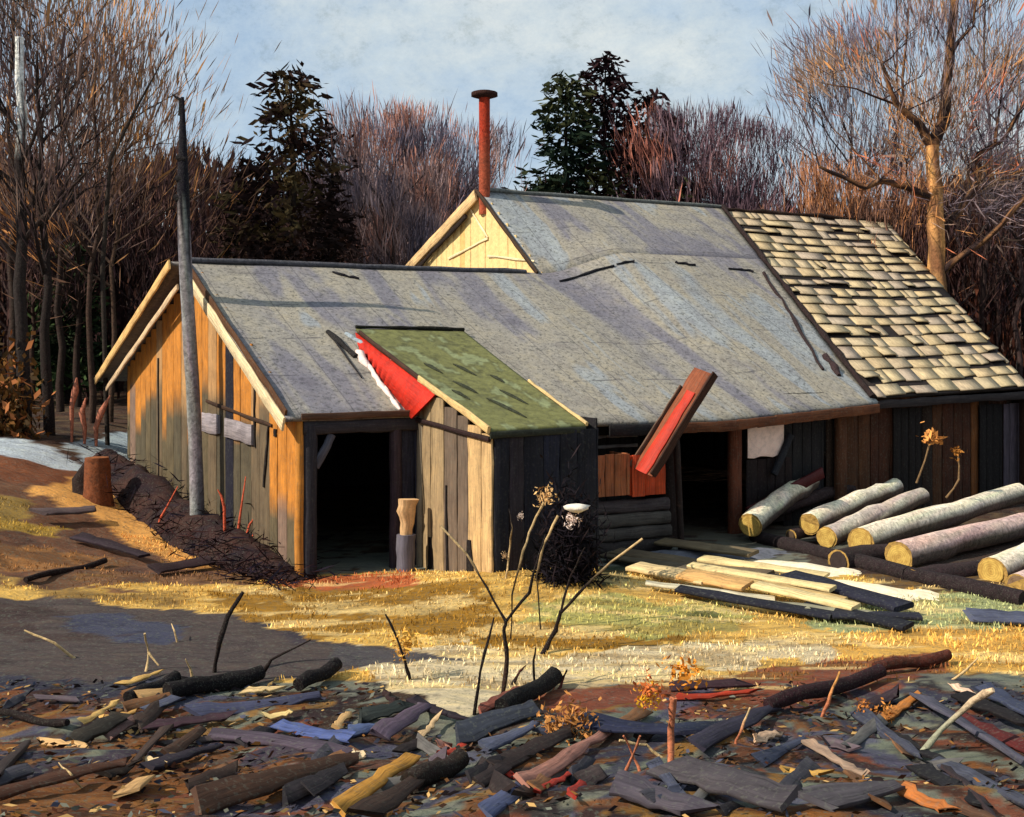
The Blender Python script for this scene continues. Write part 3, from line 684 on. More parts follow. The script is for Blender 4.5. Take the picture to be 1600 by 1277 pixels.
# cheek above the main roof: from the green roof edge down onto the grey roof
def cheek(f): # f 0 at top, 1 at the eave of the main roof
    a = groof(-.005, 1 - f * .62); return a
mb = MB(); n_ = 14
gedge = [groof(.0, 1 - k / n_ * .66) for k in range(n_ + 1)]
def onroof(p):
    d = p - P(0, 0, 0); t = d.dot(Gd); s = d.dot(Ld)
    return Vector((p.x, p.y, EZ + SL * max(t, -.12) + sag(s, t) - .02))
RED = C(206, 44, 22, .9)
split = None
for k in range(n_):
    a, b = gedge[k], gedge[k + 1]; a2, b2 = onroof(a), onroof(b)
    for q in (a2, b2):
        if q.z < 2.2: q.z = 2.2
    def foot(f):
        s_, t_ = rhit(558 + (646 - 558) * f, 548 + (652 - 548) * f); return P(s_, t_, EZ + SL * t_ + sag(s_, t_) - .02)
    a2, b2 = foot(k / n_), foot((k + 1) / n_)
    a = a - Vector((0, 0, .05)); b = b - Vector((0, 0, .05))
    dn = Vector((-.03, -.02, 0))
    pts = [a + dn, b + dn, b2 + dn, a2 + dn]
    cc = jit(RED, .06)
    off = k * .3
    i = [mb.vert(p, cc) for p in pts + [p - dn for p in pts]]
    for f_ in ((0, 1, 2, 3), (7, 6, 5, 4), (0, 4, 5, 1), (3, 2, 6, 7)): mb.face([i[x] for x in f_], [(off, 0), (off + .3, 0), (off + .3, .5), (off, .5)])
tag(obj('cheek_wall', mb, M['paint'], lt), 'bright red cheek wall above the grey roof')
# lit side wall of boards
SX = DS - .02
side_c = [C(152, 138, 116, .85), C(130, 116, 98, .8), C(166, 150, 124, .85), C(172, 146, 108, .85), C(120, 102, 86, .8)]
mb = MB(); 
def side_top(t):
    f = (0 - t) / (0 - DT); p_top = gedge[-1]
    a = e0; b = g0; tt0 = (a - P(0, 0, 0)).dot(Gd); tt1 = (b - P(0, 0, 0)).dot(Gd); v = (t - tt0) / (tt1 - tt0)
    return a.z + (b.z - a.z) * v - .12
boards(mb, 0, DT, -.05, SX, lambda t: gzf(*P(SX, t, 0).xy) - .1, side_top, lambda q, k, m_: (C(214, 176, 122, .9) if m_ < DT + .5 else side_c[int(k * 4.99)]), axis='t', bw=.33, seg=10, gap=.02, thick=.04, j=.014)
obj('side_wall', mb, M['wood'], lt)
for (t_, w_, h_) in ((-.55, .16, .45), (-1.72, .2, .42), (-1.05, .06, 1.2)):
    mb = MB(); g_ = gzf(*P(SX, t_, 0).xy); mb.plank(P(SX - .035, t_, g_ - .05), P(SX - .035, t_ + .03, g_ + h_), Gd, w_, .02, C(26, 18, 20), w1=w_ * .5, seg=4); obj('gap_board', mb, M['darkwood'], lt)
mb = MB(); mb.plank(P(SX - .05, DT, EZD - .13), P(SX - .05, -.1, EZ - .16), UPV, .07, .04, C(48, 26, 24), seg=6); obj('side_rail', mb, M['darkwood'], lt)
# front wall, its shade put into the dark board colours
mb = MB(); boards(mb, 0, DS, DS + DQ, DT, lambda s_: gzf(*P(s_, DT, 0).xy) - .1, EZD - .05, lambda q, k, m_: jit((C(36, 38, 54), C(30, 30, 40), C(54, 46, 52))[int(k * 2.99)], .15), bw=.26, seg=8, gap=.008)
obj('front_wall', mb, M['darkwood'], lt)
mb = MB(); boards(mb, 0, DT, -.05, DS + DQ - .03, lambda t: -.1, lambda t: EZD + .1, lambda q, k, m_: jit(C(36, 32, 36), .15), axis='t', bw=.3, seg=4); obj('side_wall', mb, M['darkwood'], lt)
mb = MB(); mb.plank(e0 - Vector((0, 0, .07)), e1 - Vector((0, 0, .07)), UPV, .09, .03, C(54, 56, 44), seg=6); obj('fascia_board', mb, M['darkwood'], lt)
# white lumps of flashing along the cheek foot on the grey roof
mb = MB()
for (px, py, r) in ((562, 557, .09), (567, 566, .08), (578, 577, .05), (586, 590, .055), (594, 602, .055), (602, 612, .05), (609, 620, .03), (616, 631, .05), (600, 606, .04), (572, 570, .05)):
    s, t = rhit(px, py); p = P(s, t, EZ + SL * t + sag(s, t) + .02)
    mb.tube([p - (Gd * .2 + UPV * .095), p - (Gd * .1 + UPV * .045), p, p + Gd * .12 + UPV * .055], [r * .3, r * .7, r * .85, r * .3], C(236, 214, 204, .9), n=8, j=.2)
tag(obj('cheek_flashing', mb, M['stone'], lt), 'white flashing dabs along the red cheek')
mb = MB(); s, t = rhit(528, 520); s2, t2 = rhit(566, 590)
for (A, B, r_, c) in (((512, 520), (556, 560), .05, C(40, 36, 36)), ((540, 523), (580, 548), .05, C(170, 182, 190)), ((520, 530), (565, 592), .018, C(36, 32, 36))):
    q0 = rhit(*A); q1 = rhit(*B)
    mb.tube([P(q0[0] + (q1[0] - q0[0]) * f, q0[1] + (q1[1] - q0[1]) * f, EZ + SL * (q0[1] + (q1[1] - q0[1]) * f) + .02) for f in np.linspace(0, 1, 6)], [r_ * U(.6, 1.2) for _ in range(6)], c, n=6, j=.15)
obj('valley_flashing', mb, M['bark'], lt)

# ------------------------------------------------------------------ sawdust chute and bins
YC = 18.85
ch = thing('sawdust_chute', at(1020, 845, YC) , 'tilted brown wooden chute with red inside rising in front of the eave', 'chute')
A0 = at(1004, 738, YC); A1 = at(1102, 580, YC + .35); ax = (A1 - A0).normalized(); sdv = Vector((.75, -.6, 0)); sdv = (sdv - ax * sdv.dot(ax)).normalized(); upc = sdv.cross(ax).normalized()
if upc.y > 0: upc = -upc
mb = MB(); mb.plank(A0, A1, sdv, .44, .035, C(156, 88, 58), seg=8, j=.01); obj('chute_floor', mb, M['wood'], ch)
mb = MB(); mb.plank(A0 + upc * .03, A0.lerp(A1, .78) + upc * .03, sdv, .25, .02, C(196, 52, 28, .9), seg=8, j=.012, w1=.16); tag(obj('chute_lining', mb, M['paint'], ch), 'bright red lining strip')
mb = MB(); mb.plank(A0 + sdv * .25 + upc * .07, A1 + sdv * .25 + upc * .07, upc, .17, .035, C(74, 44, 30), seg=8, j=.012); obj('chute_side', mb, M['darkwood'], ch)
mb = MB(); mb.plank(A0 - sdv * .23 + upc * .03, A0.lerp(A1, .8) - sdv * .23 + upc * .03, upc, .14, .03, C(120, 92, 74), seg=8, j=.012, w1=.06); obj('chute_side', mb, M['wood'], ch)
mb = MB(); q_ = A0.lerp(A1, .45) + Vector((.1, .22, 0)); mb.plank((q_.x + .1, q_.y, -.1), q_, Ld, .1, .1, C(50, 34, 28)); obj('chute_prop', mb, M['darkwood'], ch)
bins = [('bin', 987, 1040, 652 + 60, 776, C(214, 84, 44, .95), 'rust red plank bin directly below the chute'), ('bin', 926, 984, 712, 778, C(170, 100, 62, .9), 'brown plank bin between the lean-to and the chute')]
for (nm, xa, xb, ya, yb, c, lab) in bins:
    mb = MB(); t = -.8; sa, sb2 = s_at(xa, t), s_at(xb, t)
    zt = z_at(ya, sa, t); zb = z_at(yb, sa, t)
    boards(mb, 0, sa, sb2, t, zb, zt, lambda q, k, m_: jit(c, .12), bw=.22, seg=4, gap=.012)
    boards(mb, 0, t + .03, t + .5, sa + .02, zb, zt, lambda q, k, m_: jit(c, .12), axis='t', bw=.2, seg=4)
    boards(mb, 0, t + .03, t + .5, sb2 - .02, zb, zt, lambda q, k, m_: jit(c, .12), axis='t', bw=.2, seg=4)
    mb.plank(P(sa + .03, t + .25, zb + .03), P(sb2 - .03, t + .25, zb + .03), Gd, .45, .04, jit(c, .1))
    o = obj('plank_bin', mb, M['wood']); tag(o, lab, 'bin')

# ------------------------------------------------------------------ pole leaning at the gable
pb = P(-.45, 3.42, 0); kx = (308 - 800) / F; tt = pb.y
pb = Vector((kx * pb.y, pb.y, gzf(kx * pb.y, pb.y))); ptop = at(283, 152, pb.y + .1)
pl = thing('utility_pole', pb, 'tall dark weathered pole with pale sunlit edge in front of the gable', 'pole')
mb = MB(); pts = [pb - UPV * .3] + [pb.lerp(ptop, f) + Vector((.03 * math.sin(f * 7), 0, 0)) for f in np.linspace(.08, 1, 14)]
mb.tube(pts, [.125] + [.12 - .02 * f if f < .8 else .104 - .38 * (f - .8) for f in np.linspace(.08, 1, 14)], C(92, 84, 78), n=12, j=.06, cfun=lambda q: jit(C(150, 146, 146) if q.z < 5.0 + U(-.4, .4) else C(26, 22, 30), .25))
ps = obj('shaft', mb, M['bark'], pl, smooth=True)
for (px, py) in ((283, 250), (282, 282), (279, 312)):
    q = at(px, py, pb.y + .05); mb = MB(); mb.tube([q + Vector((.08, 0, 0)), q + Vector((-.02, 0, .02)), q + Vector((-.07, 0, .06))], [.05, .07, .04], C(26, 20, 22), n=8, j=.1); obj('knob', mb, M['bark'], pl)
mb = MB(); mb.tube([at(269, 148, pb.y + .1), ptop - UPV * .05, ptop - UPV * .3], [.012, .04, .05], C(24, 20, 20), n=6); obj('broken_tip', mb, M['bark'], pl)

# ------------------------------------------------------------------ log pile
def log(px0, py0, px1, py1, Y0, Y1, r, c, lab, endc=C(222, 184, 92, .85), grp='sawn logs piled before the shingled shed', moss=None):
    a = at(px0, py0, Y0); b = at(px1, py1, Y1)
    t = thing('log', a, lab, 'log', grp)
    mb = MB(); n_ = 9
    r *= 1.06; pts = [a.lerp(b, i / n_) + Vector((U(-.02, .02), 0, U(-.02, .02))) for i in range(n_ + 1)]
    pale = max(c) > .3
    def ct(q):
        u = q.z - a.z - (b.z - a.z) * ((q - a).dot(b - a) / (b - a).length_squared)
        return jit(c, .2) if (u > r * .25 or not pale) else jit(C(104, 86, 76), .3)  # sunlit top and shaded underside put into the log's colour
    bv = Vector((U(-.05, .05), 0, U(-.01, .05))); pts = [p + bv * math.sin(math.pi * i / n_) for i, p in enumerate(pts)]
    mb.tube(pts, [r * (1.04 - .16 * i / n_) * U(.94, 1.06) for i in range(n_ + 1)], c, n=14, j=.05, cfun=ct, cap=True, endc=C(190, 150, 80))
    obj('bark', mb, M['bark'], t, smooth=True)
    d = (b - a).normalized(); mb = MB()
    mb.tube([a - d * .012, a + d * .01], [r * .86, r * .9], endc, n=14, j=.04); obj('cut_end', mb, M['endgrain'], t)
PB = C(232, 218, 190, .95); PM = C(206, 190, 172, .9); PP = C(220, 186, 172, .9)
log(1172, 822, 1270, 752, 20.0, 22.4, .185, PB, 'thick pale log farthest left in the log pile, pointing at the open bay')
log(1266, 818, 1400, 762, 19.6, 22.4, .17, PB, 'second log from the left in the pile, small yellow cut end')
log(1291, 841, 1440, 776, 18.9, 21.8, .16, PM, 'thin log squeezed beside the second log, low yellow cut end', )
log(1345, 846, 1590, 772, 18.6, 22.6, .2, PB, 'long pale log in the middle of the pile, reaching to the shed corner')
log(1405, 872, 1640, 812, 17.8, 21.0, .205, PP, 'pinkish log with the largest round yellow end')
log(1549, 893, 1700, 838, 16.9, 19.6, .19, PB, 'grey-green log nearest the right edge with yellow end')
log(1590, 915, 1740, 862, 16.2, 18.4, .15, PP, 'short pink-brown log under the rightmost pale log', C(150, 120, 90))
log(1235, 838, 1390, 800, 19.6, 21.2, .09, C(60, 44, 44), 'thin dark pole wedged between the left logs', C(90, 70, 50))
log(1310, 878, 1640, 838, 17.9, 21.0, .17, C(58, 42, 42), 'dark log at the bottom of the pile, below the middle logs', C(60, 44, 40))
log(1430, 908, 1700, 880, 16.8, 18.9, .16, C(54, 38, 40), 'dark log at the bottom right of the pile', C(56, 42, 40))
log(1200, 800, 1330, 762, 21.3, 22.8, .12, C(66, 50, 50), 'dark log behind the leftmost pale log', C(70, 52, 44))
# cross bearers
for (x0, y0, x1, y1, nm) in ((1180, 845, 1420, 905, 'dark bearer log lying crosswise under the left end of the pile'), (1420, 905, 1600, 945, 'dark bearer log lying crosswise under the right end of the pile')):
    a = gh(x0, y0, .06); b = gh(x1, y1, .06); mb = MB(); mb.tube([a.lerp(b, f) for f in np.linspace(0, 1, 8)], [U(.11, .13) for _ in range(8)], C(44, 32, 34), n=10, j=.06)
    tag(obj('bearer_log', mb, M['bark'], smooth=True), nm, 'log')

# ------------------------------------------------------------------ lumber stack (slabs) and sawdust
def slab(px0, py0, px1, py1, z0, z1, wd, th, c, lab, cat='board', name='board', grp=None, mat='wood', w1=None, seg=8, j=.012, bow=0, tilt=0, skew=0):
    def pt(px, py, z):
        g = gh(px, py); r = ray(px, py); Y = g.y * (ZC - g.z - z) / (ZC - g.z); Y = max(Y, 1)
        return at(px, py, Y)
    a = pt(px0, py0, z0); b = pt(px1, py1, z1); d = (b - a); sd = Vector((-d.y, d.x, 0)).normalized()
    if sd.y < 0: sd = -sd
    if tilt: sd = sd + UPV * tilt; a = a + UPV * wd * .2; b = b + UPV * wd * .2
    mb = MB(); mb.plank(a, b, sd, wd, th, c, seg=seg, j=j, w1=w1, bow=bow, rnd=.12 if skew else .25, skew=skew)
    o = obj(name, mb, M[mat]); tag(o, lab, cat, grp); return o
G = 'sawn boards stacked before the open bays'
CR = C(236, 210, 150, .88); TN = C(140, 122, 92)
bl = [(1030, 852, 1180, 872, .10, .10, .22, .05, TN, 'olive-tan board at the top left of the board stack'),
 (960, 868, 1200, 905, .08, .08, .22, .05, C(118, 102, 78), 'dull brown board running beside the top tan one'),
 (945, 872, 1120, 905, .05, .06, .2, .05, C(110, 98, 78), 'short dull board by the dark bush'),
 (1095, 878, 1290, 905, .16, .14, .16, .05, CR, 'thin cream board along the top of the stack'),
 (1080, 888, 1300, 925, .2, .16, .14, .05, CR, 'cream board second from the top of the stack'),
 (1110, 905, 1320, 945, .16, .12, .16, .05, C(224, 186, 120, .85), 'yellowish cream board in the middle of the stack'),
 (1180, 920, 1340, 955, .14, .1, .16, .05, CR, 'cream board nearest the sawdust in the middle of the stack'),
 (990, 893, 1110, 915, .1, .1, .24, .05, C(236, 206, 150, .85), 'bright cream slab at the left front of the stack'),
 (1065, 905, 1170, 925, .12, .1, .26, .05, C(232, 180, 112, .85), 'peach coloured slab beside the left front slab'),
 (1010, 915, 1210, 940, .06, .06, .1, .04, C(226, 214, 180, .85), 'long pale strip along the front of the stack'),
 (1230, 905, 1415, 958, .1, .07, .22, .07, C(38, 38, 54), 'dark navy board under the sawdust heap'),
 (1060, 925, 1300, 968, .05, .04, .14, .05, C(34, 34, 46), 'dark board along the lower front of the stack'),
 (1260, 950, 1420, 985, .05, .04, .16, .05, C(30, 30, 40), 'black board end nearest the viewer'),
 (1300, 966, 1440, 968, .06, .05, .12, .05, C(42, 42, 54), 'short dark board pointing to the right edge of the grass'),
 (1200, 948, 1370, 966, .08, .06, .12, .04, C(176, 170, 140), 'pale grey-green slat between the black boards'),
 (1120, 892, 1330, 938, .07, .05, .2, .05, C(44, 40, 48), 'dark shadowy board under the cream ones')]
for (a, b, c_, d, z0, z1, wd, th, cc, lab) in bl: slab(a, b, c_, d, z0, z1, wd * 1.45, th, cc, lab, grp=G, tilt=.12, j=.02)
def mound(name, cx, cy, rx, ry, h, c, lab, cat, rot=0, mat='stone', kind=None):
    g = gh(cx, cy); mb = MB(); n_ = 26; idx = {}
    for i in range(n_ + 1):
        for k in range(n_ + 1):
            u = i / n_ * 2 - 1; v = k / n_ * 2 - 1
            x = u * rx; y = v * ry; X = g.x + x * math.cos(rot) - y * math.sin(rot); Y = g.y + x * math.sin(rot) + y * math.cos(rot)
            rr = math.hypot(u, v) * (1 + .5 * (float(fbm(u * 2.5, v * 2.5, 12, 3)) - .5) * 2)
            z = h * max(-.2, (1 - rr ** 1.6)) * (1 + .5 * (float(fbm(u * 4, v * 4, 15, 3)) - .5))
            idx[i, k] = mb.vert((X, Y, gzf(X, Y) + z), jit(c, .05))
    for i in range(n_):
        for k in range(n_): mb.face((idx[i, k], idx[i + 1, k], idx[i + 1, k + 1], idx[i, k + 1]))
    o = obj(name, mb, M[mat], smooth=True); tag(o, lab, cat, kind=kind); return o
mound('sawdust_heap', 1345, 925, 1.0, .42, .12, C(244, 226, 190, .9), 'bright cream sawdust heap between the board stack and the logs', 'sawdust heap', rot=-.45)
mound('sawdust_heap', 1235, 890, 1.0, .36, .1, C(238, 222, 190, .9), 'smaller pale sawdust drift above the cream boards', 'sawdust heap', rot=-.5)
mound('mud_heap', 1115, 868, 1.2, .5, .1, C(112, 114, 124), 'blue-grey heap of slush below the brown bay post', 'heap', rot=.1, mat='soil')

# ------------------------------------------------------------------ stump, post stub etc.
b = gh(152, 782); t = thing('tree_stump', b, 'rust brown tree stump on the bank left of the gable', 'stump')
mb = MB(); mb.tube([b - UPV * .2, b + UPV * .2, b + UPV * .55, b + UPV * .74], [.3, .24, .22, .2], C(128, 72, 42), n=12, j=.06, endc=C(150, 90, 50)); obj('trunk', mb, M['bark'], t)
mb = MB(); mb.tube([b + Vector((-.25, .1, -.1)), b + Vector((-.3, .1, .35)), b + Vector((-.22, .15, .6))], [.2, .16, .08], C(44, 28, 24), n=9, j=.1); obj('root', mb, M['bark'], t)
b = gh(634, 893); t = thing('post_stub', b, 'short standing post with cream broken top beside the doorway', 'post')
mb = MB(); mb.plank(b - UPV * .1, b + UPV * .52, Ld, .25, .22, C(120, 116, 128), seg=6, j=.02); obj('foot', mb, M['wood'], t)
mb = MB(); mb.plank(b + UPV * .52, b + UPV * 1.02 + Vector((.03, 0, 0)), Ld, .15, .14, C(230, 186, 134, .85), seg=6, j=.03, w1=.27); obj('head', mb, M['wood'], t)
slab(650, 800, 690, 812, .4, .4, .25, .3, C(110, 84, 74), 'short brown block beside the cream post stub', 'block', 'wood_block')
slab(648, 868, 690, 860, .1, .15, .3, .2, C(46, 26, 24), 'dark red-brown chunk of wood below the lean-to boards', 'block', 'wood_block')

# ------------------------------------------------------------------ foreground slabs and logs
FG = [ # px0,py0,px1,py1, width m, thick, colour, mat, shape, label
 (262, 1096, 408, 1062, .17, 0, (22, 16, 18), 'L', 'thick black log lying across the slate-grey ground, left of the tall weeds'),
 (200, 1100, 276, 1066, .12, 0, (26, 20, 22), 'L', 'short black log just left of the thick black one'),
 (466, 1080, 526, 1050, .14, 0, (24, 16, 18), 'L', 'stubby black log end poking up between slate-grey ground and sand'),
 (300, 1118, 500, 1092, .13, .05, (70, 72, 96), 'S', 'slate-blue slab below the thick black log'),
 (240, 1138, 360, 1122, .10, .04, (58, 36, 44), 'S', 'dark maroon slat below the slate-blue slab'),
 (-10, 1116, 105, 1142, .07, 0, (34, 22, 20), 'L', 'thin dark branch at the left edge over rust earth'),
 (118, 1162, 190, 1122, .12, .05, (44, 38, 30), 'S', 'dark olive slab near the left edge'),
 (165, 1152, 240, 1120, .10, .04, (112, 84, 78), 'S', 'mauve-brown slab beside the dark olive one'),
 (330, 1152, 540, 1182, .14, .05, (80, 68, 80), 'S', 'long violet-grey slab left of centre'),
 (432, 1136, 548, 1156, .10, .04, (78, 92, 142), 'S', 'clear blue slat above the long violet slab'),
 (228, 1206, 338, 1172, .12, .05, (40, 32, 42), 'S', 'dark slab with frosty spots, lower left'),
 (300, 1266, 560, 1195, .18, .06, (76, 50, 34), 'S', 'long dark brown slab along the lower left'),
 (-10, 1248, 200, 1196, .10, .04, (78, 46, 28), 'S', 'brown slat in the bottom left corner'),
 (160, 1215, 215, 1196, .09, .05, (46, 34, 26), 'S', 'small dark chunk over rust earth at lower left'),
 (528, 1268, 642, 1188, .11, .04, (206, 146, 58), 'S', 'bright ochre slab at the bottom, left of centre'),
 (570, 1280, 690, 1196, .16, .05, (56, 38, 28), 'S', 'dark brown slab right beside the ochre one'),
 (784, 1116, 866, 1070, .17, 0, (20, 14, 14), 'L', 'thick black log rising at the foot of the weeds'),
 (748, 1116, 818, 1082, .10, .04, (140, 78, 62), 'S', 'pinkish brown slab under the black log by the weeds'),
 (590, 1156, 668, 1108, .15, .05, (98, 82, 96), 'S', 'mauve slab below the sand'),
 (545, 1150, 600, 1140, .12, .05, (86, 100, 138), 'S', 'pale blue slab end left of the mauve slab'),
 (560, 1128, 640, 1105, .13, .05, (36, 42, 40), 'S', 'dark green-black slab at the edge of the sand'),
 (640, 1096, 730, 1128, .10, .04, (36, 24, 34), 'S', 'dark plum slat bordering the pale sand'),
 (715, 1156, 840, 1112, .18, .05, (52, 56, 66), 'S', 'dark slate slab in the centre below the black log'),
 (755, 1172, 838, 1136, .12, .05, (86, 90, 110), 'S', 'blue-grey slab in the centre'),
 (770, 1206, 890, 1148, .14, .05, (46, 32, 28), 'S', 'dark brown slab under the blue-grey one'),
 (818, 1230, 948, 1148, .11, .05, (176, 122, 104), 'S', 'pink slab at the bottom centre'),
 (760, 1278, 850, 1212, .13, .05, (84, 92, 124), 'S', 'blue slab along the left of the pink one'),
 (838, 1240, 898, 1208, .045, .03, (178, 52, 34), 'S', 'thin red sliver right below the pink slab'),
 (892, 1245, 912, 1226, .06, .03, (168, 50, 36), 'S', 'small red chip near the bottom centre'),
 (788, 1206, 812, 1218, .05, .03, (188, 56, 36), 'S', 'small red chip left of the pink slab'),
 (695, 1182, 728, 1170, .09, .04, (186, 58, 34), 'S', 'bright red chunk in the centre of the litter'),
 (688, 1166, 706, 1172, .08, .05, (176, 122, 104), 'S', 'pale pink chip touching the red chunk'),
 (640, 1240, 720, 1205, .16, 0, (44, 32, 26), 'L', 'dark round log end at the bottom centre'),
 (965, 1234, 1090, 1276, .20, .06, (84, 76, 84), 'S', 'wide violet-grey slab at the bottom, right of centre'),
 (1040, 1206, 1236, 1264, .20, .05, (72, 66, 70), 'S', 'big flat grey-brown slab at the bottom right of centre'),
 (905, 1132, 1075, 1152, .18, .05, (32, 36, 60), 'S', 'navy slab above the pink slab'),
 (1055, 1148, 1160, 1132, .12, .05, (40, 46, 66), 'S', 'dark navy slab under the red-brown bank'),
 (1368, 1050, 1482, 1034, .12, 0, (84, 42, 30), 'L', 'dark red-brown log ending at the yellow grass on the right'),
 (1200, 1112, 1376, 1060, .13, 0, (48, 24, 28), 'L', 'long plum-dark log on the red-brown bank'),
 (1050, 1078, 1165, 1072, .10, .04, (58, 34, 40), 'S', 'dark plum slat at the top of the red-brown bank'),
 (1060, 1092, 1180, 1082, .07, .04, (168, 54, 30), 'S', 'bright red streaked slat on the red-brown bank'),
 (1085, 1170, 1215, 1110, .14, .05, (50, 46, 60), 'S', 'dark slate slab below the plum log'),
 (1372, 1132, 1436, 1086, .08, .04, (206, 130, 60), 'S', 'orange slab on the right'),
 (1345, 1110, 1405, 1082, .10, .04, (52, 38, 44), 'S', 'dark slat left of the orange slab'),
 (1440, 1096, 1600, 1200, .17, .05, (86, 84, 98), 'S', 'long slate slab with pink edge sloping down to the right'),
 (1500, 1092, 1610, 1142, .15, .05, (24, 18, 20), 'S', 'black slab at the right edge'),
 (1500, 1124, 1610, 1176, .10, .04, (88, 30, 28), 'S', 'dark red slat at the right edge below the black slab'),
 (1535, 1078, 1610, 1120, .14, .05, (60, 66, 88), 'S', 'blue-grey slab in the right corner of the grass'),
 (1390, 1148, 1436, 1172, .06, .04, (26, 22, 24), 'S', 'small black curved slat at the upper left end of the bottom right slabs'),
 (1438, 1176, 1540, 1216, .06, .04, (28, 24, 28), 'S', 'thin black slat below the long slate slab'),
 (1436, 1206, 1540, 1268, .12, .05, (26, 24, 28), 'S', 'black slab near the bottom right corner'),
 (1460, 1196, 1600, 1262, .13, .05, (74, 76, 90), 'S', 'slate slab in the bottom right corner'),
 (1340, 1118, 1440, 1188, .13, .05, (66, 68, 82), 'S', 'blue-black slab left of the long slate slab'),
 (1262, 1162, 1350, 1212, .06, .03, (166, 138, 116), 'S', 'narrow pale tan slat at the lower right'),
 (1270, 1262, 1400, 1240, .2, .06, (84, 78, 82), 'S', 'wide grey slab end at the bottom, right'),
 (1410, 1238, 1486, 1272, .08, .04, (196, 116, 56), 'S', 'orange slat at the bottom right'),
 (1480, 1205, 1560, 1290, .09, .04, (60, 46, 48), 'S', 'plum slat reaching the bottom right corner'),
 (1180, 1158, 1218, 1146, .07, .04, (232, 190, 152), 'S', 'small cream chip right of centre'),
 (1224, 1204, 1290, 1210, .05, .03, (206, 158, 76), 'S', 'small yellow slat at the lower right'),
 (1490, 1072, 1522, 1090, .06, .03, (226, 190, 160), 'S', 'small pale pink chip at the right'),
 (384, 1082, 432, 1080, .06, .03, (234, 200, 140), 'S', 'cream chip right of the thick black log'),
 (410, 1122, 458, 1114, .06, .03, (226, 196, 130), 'S', 'cream slat below the slate-blue slab'),
 (525, 1140, 545, 1116, .06, .03, (226, 180, 120), 'S', 'peach chip standing left of the sand'),
 (130, 1128, 185, 1098, .05, .03, (222, 178, 104), 'S', 'yellow slat left of the black logs'),
 (160, 1126, 212, 1112, .05, .03, (226, 170, 92), 'S', 'second yellow slat left of the black logs'),
 (190, 1072, 250, 1052, .07, .03, (224, 178, 100), 'S', 'bent straw-yellow slab on the slate-grey ground'),
 (660, 1150, 686, 1120, .05, .03, (226, 190, 140), 'S', 'cream sliver right of the mauve slab'),
 (225, 1190, 248, 1196, .06, .03, (232, 200, 150), 'S', 'cream chip on rust earth at lower left'),
 (545, 1178, 575, 1180, .07, .03, (230, 204, 164), 'S', 'cream chip left of the red chunk'),
 (60, 1160, 140, 1168, .05, .03, (226, 180, 120), 'S', 'pale peach streak of wood at the far left'),
 (600, 1084, 620, 1104, .05, .03, (48, 24, 22), 'S', 'tiny dark chip in the sand'),
 (40, 912, 165, 884, .09, 0, (34, 18, 18), 'L', 'black branch lying on the brown bank at the left'),
 (120, 842, 225, 872, .16, .06, (46, 32, 40), 'S', 'dark violet slab on the bank under the ochre ridge'),
 (60, 805, 150, 800, .2, .06, (92, 76, 76), 'S', 'mauve slab on the bank left of the ochre ridge'),
 (1512, 968, 1620, 975, .22, .04, (84, 88, 108), 'S', 'blue-grey slab in place of a puddle in the green grass at the right edge'),  # slab added where a strip of puddle lies
 (240, 895, 330, 880, .2, .06, (48, 30, 34), 'S', 'dark slab at the foot of the brush pile'),
]
for (x0, y0, x1, y1, wd, th, c, shp, lab) in FG:
    near = y0 > 1040; lift = U(.03, .07) if near else .05
    if shp == 'L':
        a = gh(x0, y0 + (6 if near else 2), wd * .45 + lift * .3); b = gh(x1, y1 + (6 if near else 2), wd * .45 + lift * .6)
        # lift and keep the picture place
        mb = MB(); n_ = 7
        pts = [a.lerp(b, i / n_) + Vector((0, 0, .02 * math.sin(i))) for i in range(n_ + 1)]
        mb.tube(pts, [wd / 2 * U(.85, 1.1) for _ in pts], C(*c), n=10, j=.08, cfun=lambda q: jit(C(*c), .25)); o = obj('fallen_log', mb, M['bark'], smooth=True); tag(o, lab, 'log')
    else:
        slab(x0, y0, x1, y1, lift, lift * U(.6, 1.4), wd * U(1.2, 1.35), th * .6, C(*c, .8), lab, 'wood scrap', 'wood_slab', mat='wood' if max(c) > 60 else 'darkwood', w1=wd * U(.35, 1.2), j=.022, bow=U(-.02, .03), seg=8, tilt=U(.15, .6) if near else .3, skew=.09)
# small indistinct scraps
pal = [(74, 62, 60), (48, 36, 34), (96, 82, 88), (70, 74, 92), (120, 82, 52), (58, 42, 34), (36, 30, 34), (104, 100, 96), (140, 96, 60), (86, 60, 44), (196, 154, 100), (60, 58, 66)]
k = 0
while k < 60:
    px = U(-160, 1760); py = U(1085, 1275)
    if 560 < px < 1080 and py < 1128: continue
    if px < 430 and py > 1180 and R() < .5: continue
    an = (math.radians(U(-45, -8)) if px < 1250 else math.radians(U(15, 48))) if R() < .8 else math.radians(U(-60, 60))
    ln = U(25, 85); c = random.choice(pal)
    slab(px, py, px + math.cos(an) * ln, py + math.sin(an) * ln, U(.02, .06), U(.02, .07), U(.06, .17), U(.015, .03), C(*c, .8),
         'small weathered wood scrap lost among many in the foreground litter', 'wood scrap', 'wood_scrap', 'small scraps in the foreground litter', mat='darkwood' if max(c) < 60 else 'wood', w1=U(.04, .14), seg=4, j=.014, tilt=U(.2, 1.0), skew=.07)
    k += 1
